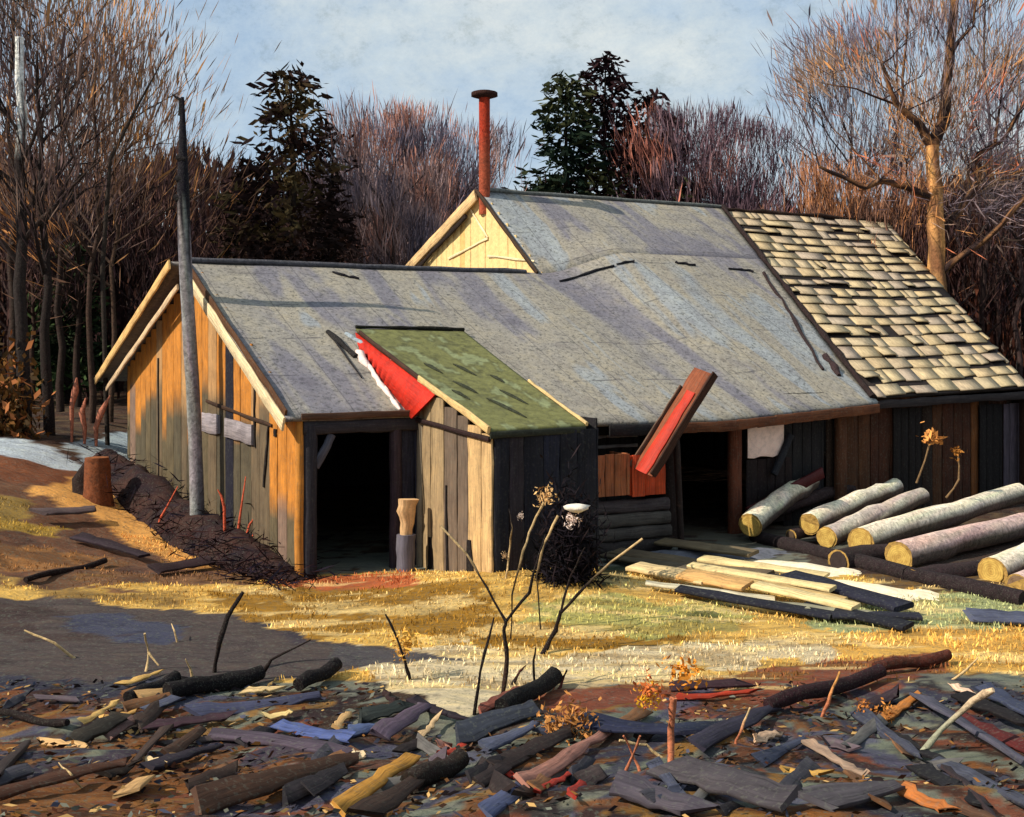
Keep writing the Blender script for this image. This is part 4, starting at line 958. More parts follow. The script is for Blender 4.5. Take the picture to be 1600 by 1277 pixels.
# bark and chip litter: uncountable
n_ = 6000; xs = RNG.uniform(-6.5, 7, n_ * 2); ys = 5.2 + 6.6 * RNG.random(n_ * 2) ** .9
keep = (fbm(xs * 1.3, ys * 2, 77, 3) > .42) & ~((xs > -1.2) & (xs < 1.4) & (ys > 10.4)); xs = xs[keep][:n_]; ys = ys[keep][:n_]; n_ = len(xs)
cen = np.stack([xs, ys, gz(xs, ys) + .012 + RNG.random(n_) * .03], 1); an = RNG.normal(.5, .7, n_)
dr = np.stack([np.cos(an), np.sin(an), RNG.normal(0, .2, n_)], 1)
pl_ = np.array([C(*c, .8) for c in [(60, 40, 30), (96, 66, 40), (40, 32, 34), (110, 112, 100), (140, 96, 50), (78, 80, 96), (200, 160, 100), (90, 54, 40), (52, 48, 56)]])
strokes('bark_litter', cen, dr, RNG.uniform(.03, .12, n_), RNG.uniform(.012, .045, n_), pl_[RNG.integers(0, len(pl_), n_)], M['leaf'])
tag(bpy.data.objects['bark_litter'], 'loose bark chips and dead leaves strewn over the foreground', 'litter', kind='stuff')

# ------------------------------------------------------------------ dry grass (stuff)
n_ = 52000; xs = RNG.uniform(-9.5, 9, n_); ys = RNG.uniform(11.5, 19.5, n_)
gcol_ = ground_color(xs, ys)
lum = gcol_.sum(1); keep = (gcol_[:, 0] > gcol_[:, 2] * 2.0) & (lum > .28) & (fbm(xs * 2, ys * 3, 88, 3) > .36)
# not inside buildings
d = np.stack([xs - O0.x, ys - O0.y], 1); ss = d @ np.array([Ld.x, Ld.y]); tts = d @ np.array([Gd.x, Gd.y])
keep &= ~((ss > -.1) & (tts > -.3)) & ~((ss > DS - .2) & (ss < DS + DQ + .1) & (tts > DT - .1))
xs, ys, gcol_ = xs[keep], ys[keep], gcol_[keep]; n_ = len(xs)
hh = RNG.uniform(.015, .06, n_) * (.6 + .8 * fbm(xs, ys, 91, 2))
dr = np.stack([RNG.normal(0, .35, n_), RNG.normal(0, .35, n_), np.ones(n_)], 1)
cen = np.stack([xs, ys, gz(xs, ys) + hh * .45], 1)
cols = np.minimum(gcol_ * RNG.uniform(1.0, 1.9, (n_, 1)), .95)
strokes('dry_grass', cen, dr, hh * 1.2, RNG.uniform(.008, .022, n_), cols, M['leaf']); tag(bpy.data.objects['dry_grass'], 'short yellow winter grass on the meadow strip', 'grass', kind='stuff')

# ------------------------------------------------------------------ weeds and saplings in the foreground
DKS = C(34, 22, 20); PLS = C(206, 174, 124, .85)
def weed(name, Ybase, base, stems, lab, heads=(), cat='weed', grp='tall dead weeds in the foreground'):
    """stems: list of (polyline px, radii m start/end, colour base, colour tip)"""
    g = gh(*base); t = thing(name, g, lab, cat, grp); Y0 = g.y
    for (pl_, r0, r1, ca, cb) in stems:
        mb = MB(); pts = []
        m_ = len(pl_); yy = Y0
        for i, (x, y) in enumerate(pl_): pts.append(at(x, y, Y0 + .12 * math.sin(i * 1.7 + x)))
        if pl_[0] == base: pts[0] = g - UPV * .03
        # densify
        out = []
        for a, b in zip(pts, pts[1:]):
            for f in (0, .33, .66): out.append(a.lerp(b, f) + Vector((U(-.006, .006), 0, U(-.006, .006))))
        out.append(pts[-1]); n2_ = len(out)
        cf = lambda q, z0=pts[0].z, z1=pts[-1].z: tuple(ca[i] + (cb[i] - ca[i]) * min(1, max(0, ((q.z - z0) / (z1 - z0 + 1e-6) - .45) / .4)) for i in range(3))
        mb.tube(out, [(r0 + (r1 - r0) * i / (n2_ - 1)) * 1.25 * U(.7, 1.3) for i in range(n2_)], ca, n=6, j=.1, cfun=cf)
        obj('stem', mb, M['bark'], t, smooth=True)
    for (kind, x, y, rr, cc) in heads:
        q = at(x, y, Y0)
        if kind == 'leaf':
            m_ = 110; cen = np.array(q) + RNG.normal(0, rr * .42, (m_, 3)); dr = RNG.normal(0, 1, (m_, 3)) + np.array([0, 0, .6])
            strokes('leaves', cen, dr, RNG.uniform(rr * .2, rr * .55, m_), RNG.uniform(rr * .08, rr * .25, m_), np.array(cc) * RNG.uniform(.7, 1.2, (m_, 1)), M['leaf'], parent=t)
        else:
            mb = MB(); rings = 10
            mb.tube([q + Vector((0, 0, -rr * .28)), q + Vector((0, 0, -.05 * rr)), q + Vector((0, 0, .16 * rr)), q + Vector((0, 0, .26 * rr))], [rr * .35, rr * .9, rr * .95, rr * .45], cc, n=14, j=.14)
            obj('seed_head', mb, M['stone'], t)
    return t
weed('tall_weed', 0, (740, 1116), [([(740, 1116), (750, 1050), (772, 965)], .018, .007, DKS, DKS)], 'dark leaning stalk standing at the left edge of the weed cluster')
weed('tall_weed', 0, (785, 1084), [([(785, 1084), (793, 1030), (788, 985), (790, 972)], .02, .014, C(60, 40, 32), DKS),
    ([(790, 972), (762, 920), (728, 865), (688, 822)], .011, .008, DKS, PLS), ([(790, 972), (828, 925), (838, 880), (852, 835)], .014, .006, DKS, DKS)],
    'forked dead weed with a pale left tip rising from the sand')
weed('tall_weed', 0, (798, 1000), [([(798, 1000), (800, 930), (818, 860), (832, 820), (850, 785)], .008, .012, DKS, PLS)], 'dead weed stalk topped by a ragged tan seed head', [('leaf', 853, 775, .13, C(224, 178, 118, .85))])
weed('tall_weed', 0, (846, 1022), [([(846, 1022), (868, 985), (876, 955)], .022, .015, DKS, DKS), ([(876, 955), (892, 900), (914, 855)], .013, .006, DKS, DKS),
    ([(876, 958), (915, 915), (955, 878), (1004, 842)], .013, .009, DKS, PLS)], 'forked dead weed with a long straw-coloured right branch')
weed('tall_weed', 0, (836, 1075), [([(836, 1075), (833, 1040), (837, 1012)], .014, .006, DKS, DKS)], 'small dark shoot over the black log')
weed('tall_weed', 0, (800, 1072), [([(800, 1072), (812, 1050), (822, 1040)], .02, .004, DKS, C(80, 30, 28))], 'small blade-like shoot in the sand')
weed('tall_weed', 0, (872, 1078), [([(872, 1078), (880, 1058), (886, 1046)], .02, .004, C(90, 34, 28), DKS)], 'small reddish shoot right of the black log')
weed('tall_weed', 0, (845, 985), [([(845, 985), (838, 900), (850, 850), (872, 806)], .006, .016, DKS, PLS)], 'dead weed stalk carrying white flat flower heads', [('disc', 901, 794, .16, C(236, 224, 206, .9)), ('leaf', 893, 812, .11, C(238, 214, 200, .9))])
weed('tall_weed', 0, (790, 905), [([(790, 905), (797, 850), (800, 825), (795, 795)], .01, .006, PLS, DKS)], 'thin pale stalk with a tiny white bud before the lean-to', [('leaf', 813, 806, .05, C(240, 216, 200, .9)), ('leaf', 788, 868, .05, C(220, 184, 140, .85))])
weed('tall_weed', 0, (335, 1052), [([(335, 1052), (342, 1005), (355, 965), (380, 925)], .022, .016, DKS, DKS), ([(343, 1010), (347, 985)], .016, .01, PLS, PLS)], 'black crooked stalk standing alone on the slate-grey ground')
weed('tall_weed', 0, (402, 1062), [([(402, 1062), (425, 1030), (485, 1000)], .016, .009, DKS, DKS)], 'black stalk bending right from the thick black log')
weed('tall_weed', 0, (641, 1062), [([(641, 1062), (632, 1030), (618, 990), (602, 960)], .015, .008, DKS, DKS)], 'dark stalk with ochre leaves left of the sand', [('leaf', 634, 1000, .16, C(222, 166, 72, .85)), ('leaf', 628, 1018, .1, C(214, 160, 80, .85))])
weed('tall_weed', 0, (228, 1050), [([(228, 1050), (232, 1020), (226, 990)], .012, .007, PLS, PLS), ([(232, 1020), (248, 1040)], .01, .006, PLS, PLS)], 'forked straw stalk on the slate-grey ground')
weed('tall_weed', 0, (278, 1003), [([(278, 1003), (272, 985), (268, 975)], .012, .005, PLS, PLS)], 'tiny straw shoot at the edge of the slate-grey ground')
weed('tall_weed', 0, (303, 1068), [([(303, 1068), (297, 1045), (290, 1030)], .012, .005, PLS, PLS)], 'short straw shoot left of the crooked black stalk')
weed('fallen_stalk', 0, (120, 1028), [([(120, 1028), (85, 1005), (38, 985)], .013, .008, PLS, PLS)], 'straw stalk lying on the slate-grey ground at the far left', cat='stalk')
weed('fallen_stalk', 0, (130, 1232), [([(130, 1232), (110, 1210), (92, 1192)], .008, .004, PLS, PLS), ([(130, 1232), (145, 1238), (165, 1248)], .006, .004, PLS, PLS)], 'pale twig lying on rust earth at lower left', cat='stalk')
OR = C(200, 120, 84, .85)
weed('orange_weed', 0, (1050, 1196), [([(1050, 1196), (1048, 1140), (1052, 1090)], .022, .024, OR, OR)], 'thick salmon stalk with orange leaf tuft at the bottom centre', [('leaf', 1068, 1052, .16, C(224, 142, 50, .85)), ('leaf', 1014, 1078, .12, C(214, 116, 60, .85)), ('leaf', 1012, 1092, .1, C(226, 170, 40, .85))], grp='orange weeds in the litter')
weed('orange_weed', 0, (1002, 1205), [([(1002, 1205), (985, 1170), (974, 1150)], .01, .005, OR, OR), ([(970, 1225), (985, 1190), (1000, 1150)], .01, .006, OR, OR)], 'crossed pair of thin salmon stalks right of the pink slab', grp='orange weeds in the litter')
weed('orange_weed', 0, (1148, 1162), [([(1148, 1162), (1158, 1140), (1172, 1106)], .01, .006, OR, PLS)], 'slim tan stalk below the plum log', grp='orange weeds in the litter')
weed('orange_weed', 0, (1284, 1120), [([(1284, 1120), (1298, 1085), (1312, 1050)], .014, .008, OR, C(214, 150, 80))], 'orange stalk leaning on the red-brown bank', grp='orange weeds in the litter')
weed('fallen_stalk', 0, (1424, 1192), [([(1424, 1192), (1470, 1140), (1520, 1095), (1552, 1078)], .018, .022, C(170, 168, 140), C(226, 194, 156))], 'long pale stick lying across the slate slabs at the right', cat='stalk')
weed('fallen_stalk', 0, (1485, 1062), [([(1485, 1062), (1512, 1045), (1528, 1028)], .012, .006, PLS, PLS)], 'short straw stalk at the edge of the yellow grass', cat='stalk')
weed('fallen_stalk', 0, (1040, 1185), [([(1040, 1185), (1010, 1165), (968, 1157)], .012, .008, PLS, PLS)], 'curved cream twig left of the salmon stalk', cat='stalk')
weed('leafy_weed', 0, (900, 1160), [([(900, 1160), (898, 1140)], .012, .008, DKS, DKS)], 'dry tan leaf tuft above the pink slab', [('leaf', 868, 1122, .17, C(196, 136, 74, .85)), ('leaf', 900, 1118, .17, C(180, 122, 66, .85)), ('leaf', 912, 1148, .1, C(190, 130, 70, .85)), ('leaf', 858, 1140, .1, C(190, 130, 70, .85))])
weed('leafy_weed', 0, (1380, 1130), [([(1380, 1130), (1378, 1118)], .01, .008, DKS, DKS)], 'small orange leaf tuft beside the orange slab', [('leaf', 1380, 1118, .12, C(206, 136, 66, .85)), ('leaf', 1350, 1108, .1, C(190, 120, 60, .85))])
# weeds by the shed wall on the far side of the logs
def farweed(px, py, base, Y, lab, cc, rr):
    q = at(*base, Y); t = thing('tall_weed', q, lab, 'weed', 'weeds behind the log pile'); e = at(px, py, Y)
    mb = MB(); mb.tube([q, q.lerp(e, .5) + Vector((.02, 0, 0)), e], [.02, .015, .02], C(140, 110, 76), n=6); obj('stem', mb, M['bark'], t)
    if rr:
        m_ = 50; cen = np.array(e) + RNG.normal(0, rr * .35, (m_, 3)); strokes('leaves', cen, RNG.normal(0, 1, (m_, 3)), RNG.uniform(rr * .4, rr, m_), RNG.uniform(rr * .2, rr * .5, m_), np.array(cc) * RNG.uniform(.8, 1.2, (m_, 1)), M['leaf'], parent=t)
farweed(1455, 684, (1432, 755), 21.5, 'tall weed with orange seed head before the brown shed wall', C(220, 150, 80, .85), .22)
farweed(1496, 706, (1498, 750), 21.5, 'low weed with a small ochre tuft before the shed wall', C(196, 130, 60), .12)
farweed(1499, 748, (1478, 778), 21.0, 'leaning orange twig above the long middle log', C(200, 120, 60), 0)

# red twigs along the gable foot
RT_ = C(206, 92, 62, .85)
for (pl_, lab) in (([(368, 858), (376, 800), (384, 745)], 'tallest red twig before the gable boards'), ([(378, 862), (390, 820), (412, 790)], 'red twig leaning right before the gable corner'),
                   ([(352, 800), (346, 775), (340, 765)], 'short red twig beside the pole shadow'), ([(246, 818), (262, 790), (278, 760)], 'red twig in the brush pile left of the pole'),
                   ([(400, 872), (408, 850), (412, 838)], 'tiny red twig at the gable corner'), ([(392, 858), (396, 835), (410, 800)], 'thin pink twig beside the leaning red one')):
    Y = 18.6 if pl_[0][0] > 330 else 20.0
    q = [at(x, y, Y) for x, y in pl_]; g = Vector((q[0].x, q[0].y, gzf(q[0].x, q[0].y))); t = thing('red_twig', g, lab, 'twig', 'red twigs by the gable')
    mb = MB(); mb.tube([g - UPV * .02, q[0].lerp(q[1], .3), q[1], q[2]], [.022, .024, .018, .008], RT_, n=6, j=.1); obj('stem', mb, M['bark'], t)
for (pl_, lab) in (([(150, 668), (158, 645), (172, 618)], 'salmon sapling leaning right at the edge of the snow'), ([(132, 668), (128, 645), (134, 622)], 'short salmon sapling left of the leaning one'), ([(112, 635), (118, 610), (120, 590)], 'small salmon sapling near the dark trunk')):
    Y = 25.5; q = [at(x, y, Y) for x, y in pl_]; g = Vector((q[0].x, q[0].y, gzf(q[0].x, q[0].y)))
    t = thing('sapling', g, lab, 'sapling', 'salmon saplings by the snow'); mb = MB(); mb.tube([g, q[0], q[1], q[2]], [.03, .05, .07, .015], C(190, 118, 92), n=6, j=.15); obj('stem', mb, M['bark'], t)

# ------------------------------------------------------------------ brush pile along the gable foot, bush
def heap_strokes(name, pts, n_, spread, ln, wd, pal, lab, cat, kind=None, up=.4):
    cs = []; 
    for _ in range(n_):
        i = random.randrange(len(pts) - 1); f = R(); a = pts[i]; b = pts[i + 1]; p = [a[k] + (b[k] - a[k]) * f for k in range(4)]
        Y = p[2]; q = at(p[0], p[1], Y); h = p[3]
        x = q.x + random.gauss(0, spread); y = Y + random.gauss(0, spread)
        cs.append((x, y, gzf(x, y) + abs(random.gauss(0, .45)) * h))
    cen = np.array(cs); dr = RNG.normal(0, 1, (n_, 3)); dr[:, 2] = np.abs(dr[:, 2]) * up
    pal = np.array([C(*c) for c in pal]); o = strokes(name, cen, dr, RNG.uniform(*ln, n_), RNG.uniform(*wd, n_), pal[RNG.integers(0, len(pal), n_)], M['leaf'])
    tag(o, lab, cat, kind=kind)
mb = MB(); BP = [(165, 760, 23.8, .45, .4), (215, 795, 22.0, .6, .5), (260, 820, 20.9, .62, .55), (310, 845, 19.7, .6, .55), (380, 880, 18.2, .5, .5), (430, 900, 17.3, .3, .4), (470, 908, 16.6, .05, .2)]
rows_ = []
for i in range(len(BP) - 1):
    for f in np.linspace(0, 1, 8)[(0 if i == 0 else 1):]:
        a_, b_ = BP[i], BP[i + 1]; v_ = [a_[k] + (b_[k] - a_[k]) * f for k in range(5)]; q = at(v_[0], v_[1], v_[2]); row = []
        for k in range(11):
            w__ = (k / 10 * 2 - 1); x = q.x - w__ * v_[4] * Ld.x * -1.0; y = q.y + w__ * v_[4] * Ld.y
            h = v_[3] * (1 - w__ * w__) * (.75 + .6 * float(fbm(x * 3, y * 3, 120, 3))) - .08
            row.append(mb.vert((x, y, gzf(x, y) + h), jit(random.choice([C(48, 28, 28), C(38, 24, 30), C(62, 38, 32)]), .15)))
        rows_.append(row)
for a_, b_ in zip(rows_, rows_[1:]):
    for k in range(10): mb.face((a_[k], b_[k], b_[k + 1], a_[k + 1]))
tag(obj('earth_bank', mb, M['soil'], smooth=True), 'dark maroon earth bank heaped along the foot of the gable', 'bank')
heap_strokes('brush_pile', [(180, 750, 23.6, .5), (230, 790, 21.6, .55), (300, 830, 19.8, .55), (380, 870, 18.0, .45), (455, 905, 16.6, .15)], 2600, .3, (.15, .5), (.012, .035),
             [(34, 20, 22), (44, 26, 24), (26, 22, 34), (30, 18, 18), (60, 36, 34), (40, 30, 44)], 'loose dark twigs lying on the bank at the foot of the gable', 'brush pile', kind='stuff')
heap_strokes('bush', [(860, 880, 15.5, .9), (890, 880, 15.5, 1.3), (915, 885, 15.7, .8)], 2600, .13, (.08, .3), (.012, .035),
             [(24, 20, 26), (32, 26, 32), (18, 16, 20), (44, 34, 36)], 'black leafless bush against the dark lean-to wall', 'bush', up=1.2)
heap_strokes('bush', [(-60, 700, 25, 1.6), (30, 690, 25, 1.6)], 1500, .3, (.1, .3), (.05, .14),
             [(122, 82, 40), (176, 110, 66), (84, 66, 44), (110, 78, 40)], 'ochre and brown scrub at the left edge beyond the bank', 'bush', up=1.5)

# ------------------------------------------------------------------ trees
def limb(mb, p0, p1, r0, r1, c, wob=.05, n_=5, sides=6):
    L = (p1 - p0).length; pts = []
    for i in range(n_ + 1):
        f = i / n_; k = math.sin(f * math.pi) * wob * L; pts.append(p0.lerp(p1, f) + Vector((U(-k, k), U(-k, k), U(-k, k) * .5)))
    mb.tube(pts, [r0 + (r1 - r0) * i / n_ for i in range(n_ + 1)], c, n=sides, j=.08, cfun=lambda q: jit(c, .15), cap=False)
    return pts
def grow(mb, p, d, L, r, c, depth, tips, spread=.5, upb=.25):
    e = p + d * L; pts = limb(mb, p, e, r, r * .55, c, .05, 3, 5 if depth > 0 else 4)
    tips.append(e)
    if depth <= 0: return
    for _ in range(random.choice((2, 3, 3))):
        f = U(.45, 1); q = p.lerp(e, f)
        nd = (d + Vector((random.gauss(0, spread), random.gauss(0, spread), random.gauss(0, spread * .6) + upb))).normalized()
        grow(mb, q, nd, L * U(.55, .8), r * .5, c, depth - 1, tips, spread, upb)
def birch_bark(q): return C(44, 34, 32) if q.z < 7.9 + U(-.6, .6) else jit(C(232, 232, 226, 1.0), .1)
def bare_tree(name, base, H, r, barkc, crownpal, lab, cat='tree', grp=None, n_=900, lean=(0, 0), depth=3, spread=.45, ln=(.2, .6), wd=(.02, .06), crown_r=None, cluster=.5, haze=2.6):
    t = thing(name, base, lab, cat, grp); mb = MB(); tips = []
    top = base + Vector((lean[0], lean[1], H)); HH = H * .84 if H < 13 else H
    tr = limb(mb, base - UPV * .3, base.lerp(top, HH / H), r, r * (.6 if name == 'birch_tree' else .22), barkc, .012, 10, 8)
    if name == 'birch_tree': mb.c = [(*birch_bark(Vector(v)), 1) for v in mb.v]; barkc = C(60, 46, 40)
    obj('trunk', mb, M['bark'], t, smooth=True)
    mb = MB(); nb = 11
    for k in range(nb):
        f = .35 + .62 * k / nb; q = base.lerp(top, f); a = U(0, 6.28); L = H * U(.17, .28) * (1.1 - f * .75)
        d = Vector((math.cos(a) * .75, math.sin(a) * .75, U(.5, 1.1))).normalized()
        grow(mb, q, d, L, r * (1 - f) * .55 + .012, barkc, depth - 1, tips, spread)
    if n_:
        n_ = int(n_ * haze)
        T = np.array([tuple(x) for x in tips]); idx = RNG.integers(0, len(T), n_)
        K_ = max(6, n_ // 60); ck = T[RNG.integers(0, len(T), K_)]; use = RNG.random(n_) < .72; kk = RNG.integers(0, K_, n_)
        cen = np.where(use[:, None], ck[kk] + RNG.normal(0, 1, (n_, 3)) * np.array([cluster * .75, cluster * .75, cluster * 1.1]), T[idx] + RNG.normal(0, cluster, (n_, 3))); ctr = np.array(base.lerp(top, .35))
        dr = cen - ctr; dr /= np.linalg.norm(dr, axis=1, keepdims=True) + 1e-6; dr += RNG.normal(0, .28, (n_, 3)); dr[:, 2] += .5
        ok = cen[:, 2] < top.z + .3; cen, dr = cen[ok], dr[ok]; n_ = len(cen)
        pal = np.array([C(*c, 1.15) for c in crownpal]) * np.array([.9, 1.0, 1.15]); w_ = fbm(cen[:, 0] * .8, cen[:, 2] * .8 + 40, 31, 2); ci = np.clip((w_ - .25) / .5 * len(pal) + RNG.normal(0, .6, n_), 0, len(pal) - 1).astype(int)
        crown = strokes('crown', cen, dr, RNG.uniform(.3, .9, n_), np.where(RNG.random(n_) < .035, RNG.uniform(.05, .09, n_), RNG.uniform(.012, .034, n_)), pal[ci] * RNG.uniform(.8, 1.2, (n_, 1)), M['leaf'], parent=t)
        obj('branches', mb, M['bark'], crown)
    else: obj('branches', mb, M['bark'], t)
    return t
def gb(px, Y): x = (px - 800) / F * Y; return Vector((x, Y, gzf(x, Y)))
def topz(py, Y): return ZC + (HY - py) / F * Y
DB = C(44, 30, 28); BRN = [(92, 70, 64), (106, 80, 68), (118, 92, 76), (130, 100, 80), (170, 116, 70), (116, 98, 88)]
def T(name, px, Y, top, r, bc, pal, lab, **k):
    b = gb(px, Y); return bare_tree(name, b, topz(top, Y) - b.z, r, bc, pal, lab, **k)
T('birch_tree', 40, 25.5, -60, .15, C(196, 196, 186, .9), BRN, 'white-barked birch at the far left edge', n_=250, lean=(-.15, 0))
T('bare_tree', 78, 26, -40, .13, C(40, 28, 26), BRN, 'slender black-trunked tree rising from the snow at the left', n_=900, lean=(-.45, .3), cluster=.6)
T('bare_tree', 143, 29, -80, .09, C(70, 50, 40), [(130, 100, 80), (176, 122, 72), (118, 92, 76), (186, 130, 76)], 'thin tree with orange upper twigs, right of the black trunk', n_=750, lean=(.1, 0), cluster=.8, ln=(.25, .7), wd=(.06, .15))
T('bare_tree', 172, 30, 60, .08, C(84, 62, 48), [(136, 96, 70), (120, 84, 62), (190, 124, 70)], 'thin brown tree with a spreading crown left of the pole', n_=1100, lean=(.2, 0), cluster=.8)
T('bare_tree', 20, 30, -120, .12, C(60, 44, 38), BRN, 'brown tree crowding the top left corner', n_=650, cluster=.9, ln=(.3, .8), wd=(.06, .16))
T('bare_tree', 95, 33, -30, .12, C(60, 44, 38), BRN, 'brown tree behind the black trunk', n_=650, cluster=.8, ln=(.3, .8), wd=(.06, .16))
b = gb(168, 26); mb = MB(); 
t = thing('leaning_tree', b, 'thin dark leaning sapling slanting toward the sky beside the pole', 'tree'); mb.tube([b, at(160, 420, 26), at(172, 250, 26), at(215, 165, 26), at(258, 88, 26)], [.05, .05, .04, .03, .01], C(50, 40, 34), n=6); obj('trunk', mb, M['bark'], t)
# mauve bare clump behind the gable roof, middle
PK = [(92, 80, 84), (122, 102, 102), (146, 118, 110), (160, 124, 110), (168, 114, 94), (108, 94, 98)]
for (px, Y, top, lab, n_) in ((560, 34, 215, 'pinkish bare tree left of the middle clump, behind the long roof', 1400), (615, 33, 180, 'tallest pink-brown bare tree of the middle clump', 1800),
                         (665, 34, 195, 'pink bare tree leaning toward the stovepipe', 1500), (715, 36, 215, 'grey-mauve bare tree just left of the stovepipe', 1300), (590, 37, 235, 'dusky tree behind the middle clump', 900)):
    T('bare_tree', px, Y, top, .1, C(86, 66, 60), PK, lab, n_=n_, spread=.3, ln=(.3, .9), wd=(.025, .08), cluster=.45)
MR = [(92, 70, 74), (110, 82, 84), (124, 94, 94), (134, 98, 92), (176, 106, 84)]
for (px, Y, top, lab, n_) in ((1085, 36, 185, 'rounded maroon tree right of the dark pine', 3200), (1150, 37, 215, 'maroon tree with a red patch above the roof ridge', 3000), (1190, 38, 265, 'low reddish tree at the end of the maroon trees', 900)):
    T('bare_tree', px, Y, top, .1, C(84, 60, 58), MR, lab, n_=n_, spread=.35, ln=(.2, .6), wd=(.04, .12), cluster=.5)
# conifers
def conifer(px, Y, top, wpx, pals, lab, n_=4200, bottom=430, ragged=.3, splitx=None):
    b = gb(px, Y); H = topz(top, Y) - b.z; Rr = wpx / F * Y / 2
    t = thing('conifer', b, lab, 'conifer'); mb = MB(); limb(mb, b - UPV * .3, b + UPV * H * .98, .18, .02, C(44, 32, 28), .006, 10, 8); obj('trunk', mb, M['bark'], t)
    cs = []; ds = []; nb = 190
    for k in range(nb):
        f = (k / nb) ** .9; z = b.z + H * (.12 + .88 * f); R_ = Rr * 1.65 * (1 - f) ** .42 * U(.65, 1.15) + .1; a = U(0, 6.28)
        m_ = int(n_ / nb * (1.6 - 1.2 * f))
        for _ in range(max(4, m_)):
            g = R() ** .7; rr = g * R_
            cs.append((b.x + math.cos(a) * rr + random.gauss(0, .12), b.y + math.sin(a) * rr + random.gauss(0, .12), z - rr * .25 + random.gauss(0, .12)))
            ds.append((math.cos(a) + random.gauss(0, .4), math.sin(a) + random.gauss(0, .4), -.15 + random.gauss(0, .5)))
    cen = np.array(cs); n2 = len(cen); w_ = fbm(cen[:, 0] * 1.1 + 9, cen[:, 2] * .9, 41, 2)
    pal = np.array([C(*c) for c in pals]); ci = np.clip((w_ - .25) / .5 * len(pal) + RNG.normal(0, .5, n2), 0, len(pal) - 1).astype(int)
    strokes('foliage', cen, np.array(ds), RNG.uniform(.15, .5, n2), RNG.uniform(.06, .16, n2), pal[ci] * RNG.uniform(.8, 1.2, (n2, 1)), M['leaf'], parent=t)
conifer(455, 31, 105, 190, [(38, 26, 24), (56, 38, 32), (78, 62, 42), (92, 78, 50), (46, 32, 32)], 'tall dark olive-brown conifer left of centre behind the roof', 6000)
conifer(400, 33, 255, 150, [(48, 36, 28), (70, 60, 38), (40, 28, 26)], 'lower brown conifer left of the tall one', 3000)
conifer(520, 32, 200, 80, [(64, 46, 42), (90, 74, 62), (44, 32, 32)], 'ragged thin conifer right of the tall one', 1600)
conifer(884, 35, 118, 150, [(22, 36, 28), (34, 48, 34), (54, 60, 38), (70, 72, 44)], 'dark green conifer directly above the ridge', 7500)
conifer(946, 36, 88, 150, [(38, 20, 24), (50, 28, 30), (30, 16, 20)], 'tall maroon-black pine right of the green conifer', 7000)
conifer(1012, 36.5, 150, 170, [(40, 22, 26), (62, 40, 38), (84, 84, 52), (34, 18, 22)], 'broad maroon-black pine nearest the maroon trees', 6000)
conifer(105, 36, 380, 90, [(52, 70, 38), (72, 92, 54), (44, 56, 36)], 'moss green spruce in the left woods', 3200)
# right hand tree, explicit limbs
Y = 30.5; b = gb(1472, Y)
t = thing('bare_tree', b, 'big bare tree with ochre-lit trunk and crooked limbs behind the shingle roof', 'tree')
def limbpx(name, pts, r0, r1, dy, c, parent, hi=None):
    mb = MB(); out = []
    for i, (x, y) in enumerate(pts): out.append(at(x, y, Y + dy * i / (len(pts) - 1)))
    dense = []
    for a, b_ in zip(out, out[1:]):
        for f in (0, .33, .66): dense.append(a.lerp(b_, f) + Vector((U(-.025, .025), 0, U(-.02, .02))))
    dense.append(out[-1]); m_ = len(dense)
    mb.tube(dense, [r0 + (r1 - r0) * i / (m_ - 1) for i in range(m_)], c, n=8, j=.1, cfun=lambda q: jit(random.choice([c, c, hi or c]), .15)); obj(name, mb, M['bark'], parent, smooth=True); return dense
HI = C(226, 166, 100, .95); TD = C(150, 104, 68)  # HI puts ochre sunlight into the trunk's bark colour
tr = limbpx('trunk', [(1472, 640), (1468, 520), (1464, 420), (1462, 320), (1456, 228)], .3, .17, 0, TD, t, HI)
L = []
for (pts, r0, r1, dy) in (([(1456, 228), (1476, 190), (1482, 100), (1492, 0), (1495, -60)], .17, .08, .5), ([(1456, 228), (1438, 196), (1400, 162), (1378, 100)], .13, .04, -.6),
     ([(1456, 312), (1420, 292), (1378, 282), (1350, 294), (1318, 278), (1280, 260)], .11, .04, -.8), ([(1466, 430), (1500, 402), (1545, 372), (1600, 310), (1640, 280)], .1, .05, -1.0),
     ([(1468, 360), (1500, 330), (1530, 280), (1528, 240), (1565, 220), (1600, 165)], .1, .045, .9), ([(1410, 168), (1412, 100), (1420, 0)], .045, .02, .3),
     ([(1555, 222), (1562, 160), (1580, 60)], .04, .02, .6), ([(1486, 80), (1520, 40), (1530, -20)], .05, .02, -.4), ([(1400, 162), (1340, 140), (1285, 130)], .035, .012, -.4), ([(1378, 282), (1340, 240), (1300, 200)], .03, .012, .4)):
    L += limbpx('limb', pts, r0, r1, dy, C(52, 34, 32), t, TD)
mb = MB(); tips = []
for q in L[2::4]:
    for _ in range(1):
        d = Vector((random.gauss(0, .6), random.gauss(0, .6), U(.2, 1))).normalized(); grow(mb, q, d, U(.6, 1.3), .022, C(60, 42, 42), 2, tips, .5)
obj('branches', mb, M['bark'], t)
Tt = np.array([tuple(x) for x in tips]); n_ = 5500; ck = Tt[RNG.integers(0, len(Tt), 46)]; cen = ck[RNG.integers(0, 46, n_)] + RNG.normal(0, .5, (n_, 3)); dr = cen - np.array(at(1460, 330, Y)); dr += RNG.normal(0, 1.0, (n_, 3)); pal = np.array([C(*c, .95) for c in [(112, 98, 104), (130, 110, 108), (128, 104, 88), (186, 130, 80), (134, 112, 100), (196, 116, 84), (120, 106, 114)]])
w_ = fbm(cen[:, 0] * .9, cen[:, 2] * .9, 51, 2); ci = np.clip((w_ - .25) / .5 * 7 + RNG.normal(0, .5, n_), 0, 6).astype(int)
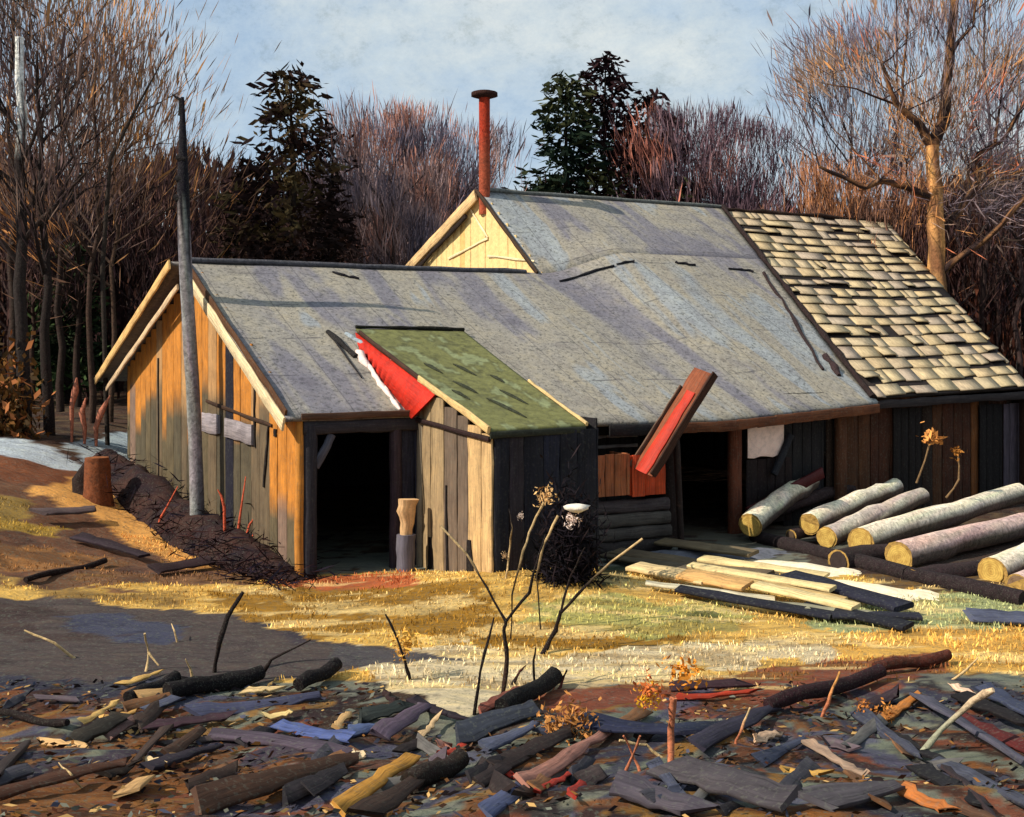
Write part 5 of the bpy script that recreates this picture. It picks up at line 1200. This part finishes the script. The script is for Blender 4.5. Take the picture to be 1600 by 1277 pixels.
strokes('crown', cen, dr, RNG.uniform(.25, .75, n_), np.where(RNG.random(n_) < .04, RNG.uniform(.05, .09, n_), RNG.uniform(.012, .03, n_)), pal[ci] * 1.15, M['leaf'], parent=t)
RB = [(96, 82, 84), (120, 104, 104), (134, 110, 92), (164, 118, 76), (110, 98, 104)]
for (px, Y, top, lab, n_) in ((1330, 36, 60, 'mauve bare tree at the left of the right-hand group', 1000), (1400, 37, -30, 'mauve and ochre bare tree behind the big tree', 1000), (1540, 36, -40, 'brown bare tree near the top right corner', 900), (1590, 34, 60, 'brown bare tree at the right edge', 900)):
    T('bare_tree', px, Y, top, .1, C(70, 52, 50), RB, lab, n_=n_, spread=.4, ln=(.2, .7), wd=(.03, .09), cluster=.55)
for (px, top, lab) in ((1300, 262, 'small orange-leaved tree just above the shingle ridge'), (1375, 275, 'orange scrub tree left of the big trunk')):
    T('small_tree', px, 34, top, .06, C(70, 44, 34), [(150, 100, 70), (186, 122, 78), (120, 84, 66)], lab, n_=900, ln=(.15, .45), wd=(.04, .12), cluster=.4)
# group of alike bare trunks in the woods
k = 0
for (x0, x1, cnt) in ((-40, 290, 16), (320, 640, 8), (1390, 1640, 10)):
    for i in range(cnt):
        px = x0 + (x1 - x0) * (i + U(.2, .8)) / cnt; Y = U(33, 41)
        T('woodland_tree', px, Y, U(200, 330), U(.06, .12), jit(C(56, 38, 34), .3), [(76, 52, 48), (96, 66, 56), (60, 42, 42)], 'slim bare maroon-brown tree lost in the dense woods behind the mill', cat='tree', grp='alike trees in the woods behind', n_=260, haze=1.5, depth=2, ln=(.3, .9), wd=(.03, .1))
# woodland mass (stuff)
n_ = 60000
xs = RNG.uniform(-30, 30, n_); ys = RNG.uniform(37, 50, n_)
px = 800 + F * xs / ys
toppx = np.interp(px, [-200, 0, 60, 120, 180, 240, 300, 340, 400, 520, 600, 700, 760, 860, 1000, 1200, 1260, 1330, 1400, 1480, 1560, 1800], [250, 230, 260, 300, 285, 270, 250, 260, 290, 270, 300, 270, 330, 330, 330, 335, 330, 320, 320, 300, 260, 240])
zt = ZC + (HY - toppx) / F * ys + 1.2 * (fbm(xs * .8, ys * .8, 66, 3) - .5) * 2
zb = gz(xs, ys); zz = zb + (zt - zb) * RNG.random(n_) ** .8
keep = zt > zb + .5; xs, ys, zz = xs[keep], ys[keep], zz[keep]; n_ = len(xs)
pal = np.array([C(*c) for c in [(52, 34, 34), (66, 44, 40), (80, 54, 48), (44, 30, 34), (92, 62, 52), (60, 44, 48), (104, 78, 66)]])
w_ = fbm(xs * .55, zz * .35, 68, 3); ci = np.clip((w_ - .25) / .5 * 7 + RNG.normal(0, .7, n_), 0, 6).astype(int)
cl_ = pal[ci] * 1.3; red = (px[keep] > 1380); cl_[red] = cl_[red] * np.array([1.25, .95, .75])
dr = RNG.normal(0, .22, (n_, 3)); dr[:, 2] = 1
strokes('woodland', np.stack([xs, ys, zz], 1), dr, RNG.uniform(.3, 1.3, n_), RNG.uniform(.06, .2, n_), cl_, M['leaf']); tag(bpy.data.objects['woodland'], 'dense maroon-brown winter woods closing the view behind the mill', 'woods', kind='stuff')
